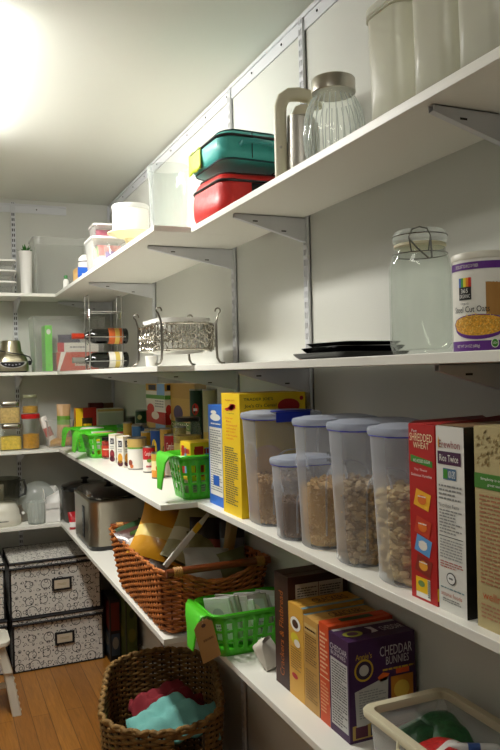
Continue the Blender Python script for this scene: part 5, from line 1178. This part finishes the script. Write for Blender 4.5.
b.lathe([(.04, .075), (.075, .062), (.10, .035), (Rb, 0), (Rb + .003, -.002), (Rb - .003, -.001), (.096, .033), (.072, .058), (.03, .070)], clear('thick_glass', '#e6ece6', .3, .7, .05), 44, M=Mx); b.build('bowl_wall', t)
B().tube([tuple(Mx @ Vector((Rb * .82 * math.cos(a), Rb * .82 * math.sin(a), -.004))) for a in [2 * PI * k / 40 for k in range(40)]], .004, STEEL, 6, True).build('rim_ring', t)
def wedge():
    x0, x1 = ony(46, 510, YF).x, ony(61, 510, YF).x; t = thing('slanted_organiser', 'white slant-topped plastic organiser beside the glass bowl', 'organiser', ((x0 + x1) / 2, YF + .09, Z4)); w = (x1 - x0) / 2
    b = B(); h1, h2 = .125, .195
    for (a, c) in ((-w, -w + .003), (w - .003, w)):
        b.add([(X, p[0], p[1]) for X in (a, c) for p in [(-.06, 0), (.09, 0), (.09, h2), (.0, h2 - .01), (-.06, h1)]], [tuple(range(5)), tuple(range(9, 4, -1))] + [(i, (i + 1) % 5, (i + 1) % 5 + 5, i + 5) for i in range(5)], WHT)
    b.box(-w, w, .087, .09, 0, h2, WHT); b.box(-w, w, -.06, -.057, 0, h1 * .92, WHT); b.box(-w, w, -.06, .09, 0, .003, WHT); b.box(-w, w, -.06, -.054, h1 * .62, h1 * .67, WHT); b.build('organiser_wall', t, smooth=0, bevel=.0008)
    # the slanted face on the left half
    b = B(); b.add([(-w, -.0605, h1 * .45), (w, -.0605, h1), (w, -.02, h2 - .015), (-w, .05, h1)], [(0, 1, 2, 3)], WHT); b.build('slanted_panel', t, solid=.002)
wedge()
px0, px1 = ony(28, 510, YF).x, ony(47.5, 510, YF).x; rg_ = (px1 - px0) / 2
t = thing('glass_tumbler', 'clear ribbed tumbler in front of the glass bowl, lowest shelf', 'glass', ((px0 + px1) / 2, YF + rg_ + .002, Z4)); hg_ = ztop((px0 + px1) / 2, YF, 503) - Z4
b = B(); rib = lambda r, z: [(r * (1 + .03 * math.cos(16 * a)) * math.cos(a), r * (1 + .03 * math.cos(16 * a)) * math.sin(a), z) for a in [2 * PI * i / 96 for i in range(96)]]
b.loft([rib(rg_ * .86, 0), rib(rg_ * .9, .004), rib(rg_, hg_), rib(rg_ * .95, hg_), rib(rg_ * .85, .01)], clear('thick_glass', '#e6ece6', .3, .7, .05)); b.build('tumbler_wall', t, smooth=80)
t = thing('blade_disc', 'small steel disc between the processor and the glass tumbler', 'disc', (-.592, YF + .15, Z4 + .052))
B().lathe([(.001, -.002), (.03, -.002), (.052, 0), (.052, .002), (.03, .001), (.001, .001)], STEEL, 32, M=euler(PI / 2 - .15, 0, 0)).build('disc_plate', t); B().lathe([(.009, 0), (.009, .014), (.001, .015)], WHT, 16, M=euler(PI / 2 - .15, 0, 0)).build('hub', t)

# ================================================================== FLOOR
CIRC = circles_mat(); PIPE = mat('#0d0c10', .7)
def storage(label, x0, x1, y0, y1, z, h, group='ring-print storage boxes', open_lid=False):
    w, d = x1 - x0, y1 - y0; t = thing('storage_box', label, 'storage box', ((x0 + x1) / 2, (y0 + y1) / 2, z), 0, group)
    def panel(name, F, W_, H_, off=.0):
        me = bpy.data.meshes.new(name); nu, nv = 8, 6
        vs = [F(i / nu, j / nv) for j in range(nv + 1) for i in range(nu + 1)]
        fs = [(j * (nu + 1) + i, j * (nu + 1) + i + 1, (j + 1) * (nu + 1) + i + 1, (j + 1) * (nu + 1) + i) for j in range(nv) for i in range(nu)]
        me.from_pydata(vs, [], fs); me.materials.append(CIRC); uv = me.uv_layers.new(name='UVMap')
        for p in me.polygons:
            for li in p.loop_indices:
                k = me.loops[li].vertex_index; uv.data[li].uv = ((k % (nu + 1)) / nu * W_ + off, (k // (nu + 1)) / nv * H_ + off)
        me.polygons.foreach_set('use_smooth', [True] * len(me.polygons))
        o = bpy.data.objects.new(name, me); COL.objects.link(o); o.parent = t; return o
    sg = lambda u, v, a: a * math.sin(PI * u) * math.sin(PI * v)
    hb = h - .035
    panel('front_panel', lambda u, v: (-w / 2 + w * u, -d / 2 - .0005 + sg(u, v, .006), .004 + hb * v), w, hb)
    panel('side_panel', lambda u, v: (w / 2 - sg(u, v, .004), -d / 2 + d * u, .004 + hb * v), d, hb, .3)
    panel('side_panel', lambda u, v: (-w / 2 + sg(u, v, .004), d / 2 - d * u, .004 + hb * v), d, hb, .7)
    panel('back_panel', lambda u, v: (w / 2 - w * u, d / 2, .004 + hb * v), w, hb, .1)
    panel('lid_top', lambda u, v: (-w / 2 - .003 + (w + .006) * u, -d / 2 - .008 + (d + .008) * v, h + .004 * math.sin(PI * u) * 1 - .0 + .0), w, d, .5)
    panel('lid_flap', lambda u, v: (-w / 2 - .003 + (w + .006) * u, -d / 2 - .0085, h - .028 + .027 * v), w, .03, .9)
    b = B()
    for X in (-w / 2, w / 2):
        for Y_ in (-d / 2, d / 2): b.tube([(X, Y_, .004), (X, Y_, hb)], .006, PIPE, 6)
    for zz_ in (.005, hb): b.tube([(-w / 2, -d / 2, zz_), (w / 2, -d / 2, zz_), (w / 2, d / 2, zz_), (-w / 2, d / 2, zz_)], .0045, PIPE, 6, True)
    b.box(-w / 2, w / 2, -d / 2, d / 2, .0, .004, PIPE); b.build('black_binding', t)
    b = B(); e = .004
    for zz_, yo in ((h, -d / 2 - .009), (h - .03, -d / 2 - .010)): b.tube([(-w / 2 - e, yo, zz_), (w / 2 + e, yo, zz_)], .0075, PIPE, 6)
    b.tube([(-w / 2 - e, -d / 2 - .008, h), (-w / 2 - e, d / 2, h), (w / 2 + e, d / 2, h), (w / 2 + e, -d / 2 - .008, h)], .005, PIPE, 6)
    b.box(-w / 2 - e, -w / 2 - e + .003, -d / 2, d / 2, h - .03, h, PIPE); b.box(w / 2 + e - .003, w / 2 + e, -d / 2, d / 2, h - .03, h, PIPE); b.build('lid_binding', t)
    b = B(); cx_, cz = .03, hb * .60; b.box(cx_ - .055, cx_ + .055, -d / 2 - .006, -d / 2 - .0005, cz - .036, cz + .036, PIPE); b.build('label_frame', t, bevel=.002)
    b = B(); b.box(cx_ - .042, cx_ + .042, -d / 2 - .0075, -d / 2 - .006, cz - .024, cz + .024, mat('#c4b8a0', .7)); F = lambda u, v, o: (cx_ - .042 + .084 * u, -d / 2 - .0075 - o, cz - .024 + .048 * v); b.lines(F, .2, .35, .8, .65, 2, mat('#a09070', .7), .0004); b.build('label_card', t)
storage('lower of the two white storage boxes with a black ring print', -.69, -.19, 4.285, 4.69, 0, .300)
storage('upper of the two white storage boxes with a black ring print', -.70, -.20, 4.275, 4.685, .306, .312)
storage('ring-print storage box at the left picture edge, bottom one', -1.24, -.725, 4.30, 4.69, 0, .300)
storage('ring-print storage box at the left picture edge, stacked on top', -1.24, -.73, 4.30, 4.69, .306, .312)
# items on the floor in the corner under the shelves
def d_k1(b, L, F, T, w, d, h):
    for G in (L, F): b.rect(G, .1, .5, .9, .95, mat('#6a2418', .5)); b.rect(G, .1, .1, .9, .45, mat('#3a4a5a', .5)); b.oval(G, .5, .3, .3, .1, mat('#8a8a80', .5), .0012)
carton('dark box with red and blue pictures on the floor beside the storage boxes', -.165, -.105, 4.2, 4.42, 0, .36, '#15130f', d_k1, name='game_box')
def d_k2(b, L, F, T, w, d, h):
    for G in (L, F): b.rect(G, .06, .04, .94, .96, mat('#4a5a22', .5)); b.oval(G, .5, .45, .34, .1, mat('#6a6a24', .5), .001); b.oval(G, .5, .75, .2, .06, mat('#2a3a18', .5), .001)
carton('dark green box on the floor next to the dark picture box', -.10, -.035, 4.08, 4.40, 0, .40, '#20240f', d_k2, name='game_box')

# stool
def stool():
    w = mat('#d6d2c2', .45); t = thing('step_stool', 'white plastic step stool leg standing in front of the storage boxes', 'stool', (-.93, 3.84, 0)); n = 5; H_ = .375
    b = B(); b.loft([rr_pts(.34, .20, .04, n, H_ - .03), rr_pts(.36, .22, .045, n, H_ - .02), rr_pts(.36, .22, .045, n, H_ - .004), rr_pts(.35, .21, .04, n, H_)], w); b.build('step_top', t)
    for s_ in (-1, 1):
        for (z0, z1, x0, x1, nm) in ((.215, H_ - .03, .185, .15, 'upper_leg'), (0, .212, .222, .186, 'lower_leg')):
            b = B(); b.loft([rr_pts(.045, .19, .01, 3, z0, s_ * x0 - s_ * .02), rr_pts(.042, .17, .01, 3, z1, s_ * x1 - s_ * .02)], w)
            if nm == 'lower_leg':
                for k in range(6): b.lathe([(.001, -.004), (.010, 0), (.001, .004)], w, 12, M=euler(0, PI / 2, 0, (s_ * (.222 - .036 * (k + .7) / 6.5) + s_ * .0035, -.07, .02 + .032 * k)))
            b.build('leg', t, bevel=.002)
    B().box(-.19, .19, .02, .03, .10, .13, w).build('cross_brace', t, bevel=.003)
stool()

# hamper
HAMP = mat('#80602f', .75, bump=.8, bscale=60, var=.4, vscale=35)
hx, hy, hrz = -.295, 2.700, -.28
t = thing('seagrass_hamper', 'tall oval woven seagrass hamper on the floor under the lowest shelf', 'hamper', (hx, hy, 0), hrz)
hw, hd, hh_ = .43, .74, .47; N_ = 50 * 4
# room-side slot: points of the even outline whose normal faces -Y
ev = rr_even(hw, hd, .2, N_); idx = [i for i, p in enumerate(ev) if p[1] < -hd * .30 and abs(p[0] - .105) < .055]
b, P, N = wicker(hw * .86, hd * .86, hw, hd, hh_, .19, 44, 50, .0058, HAMP, .0055, slot=(.80, .93, min(idx), max(idx)), core=mat('#3c2c18', .8, var=.3, vscale=20), seed=3)
b.build('woven_wall', t, smooth=60)
b = B()
for off, ph in ((.005, 0), (-.005, PI)): b.tube([(lambda p: (p[0], p[1], p[2] + .005 * math.cos(i * 1.1 + ph)))(P(i, 1.0, off * 1.2 * math.sin(i * 1.1 + ph))) for i in range(N)], .0085, HAMP, 6, True)
b.build('braided_rim', t, smooth=60)
def cloth(label, c, cx_, cy_, w, d, z, hgt, seed):
    q = random.Random(seed); ph = [q.uniform(0, 6) for _ in range(6)]; n = 26; g = []
    for j in range(n + 1):
        row = []
        for i in range(n + 1):
            u, v = i / n * 2 - 1, j / n * 2 - 1; rr = min(1, math.hypot(u, v)); 
            zz_ = z + hgt * (1 - rr ** 2.2) + .014 * math.sin(5 * u + ph[0] + 3 * v) + .010 * math.sin(9 * v + ph[1] - 4 * u) + .006 * math.sin(15 * u + ph[2] + 7 * v)
            row.append((cx_ + u * w / 2 * (1 + .06 * math.sin(4 * v + ph[3])), cy_ + v * d / 2 * (1 + .06 * math.sin(4 * u + ph[4])), zz_))
        g.append(row)
    b = B(); b.sheet(g, mat(c, .85, bump=.3, bscale=200)); o = b.build('folded_cloth', solid=.012, smooth=180, loc=(hx, hy, 0), rz=hrz); tag(o, label, 'cloth', 'cloths in the hamper')
cloth('teal cloth heaped in the near half of the seagrass hamper', '#6fb0a8', .045, -.115, .33, .24, .375, .075, 1)
cloth('dark red cloth behind the teal one in the seagrass hamper', '#7a1420', .02, .07, .28, .20, .345, .085, 2)

# pieces that belong to a part hang one level deeper
for root in [o for o in list(scn.objects) if o.parent is None]:
    kids = {}
    for ch in root.children: kids.setdefault(ch.name.split('.')[0], ch)
    for par, sub_ in (('lid', 'knob'), ('handle', 'rivet'), ('lid', 'latch'), ('label_frame', 'label_card'), ('tag_card', 'string'), ('disc_plate', 'hub'), ('bowl', 'bowl_handle'), ('bag_body', 'label_patch'), ('pot_body', 'band')):
        if par in kids and sub_ in kids: kids[sub_].parent = kids[par]
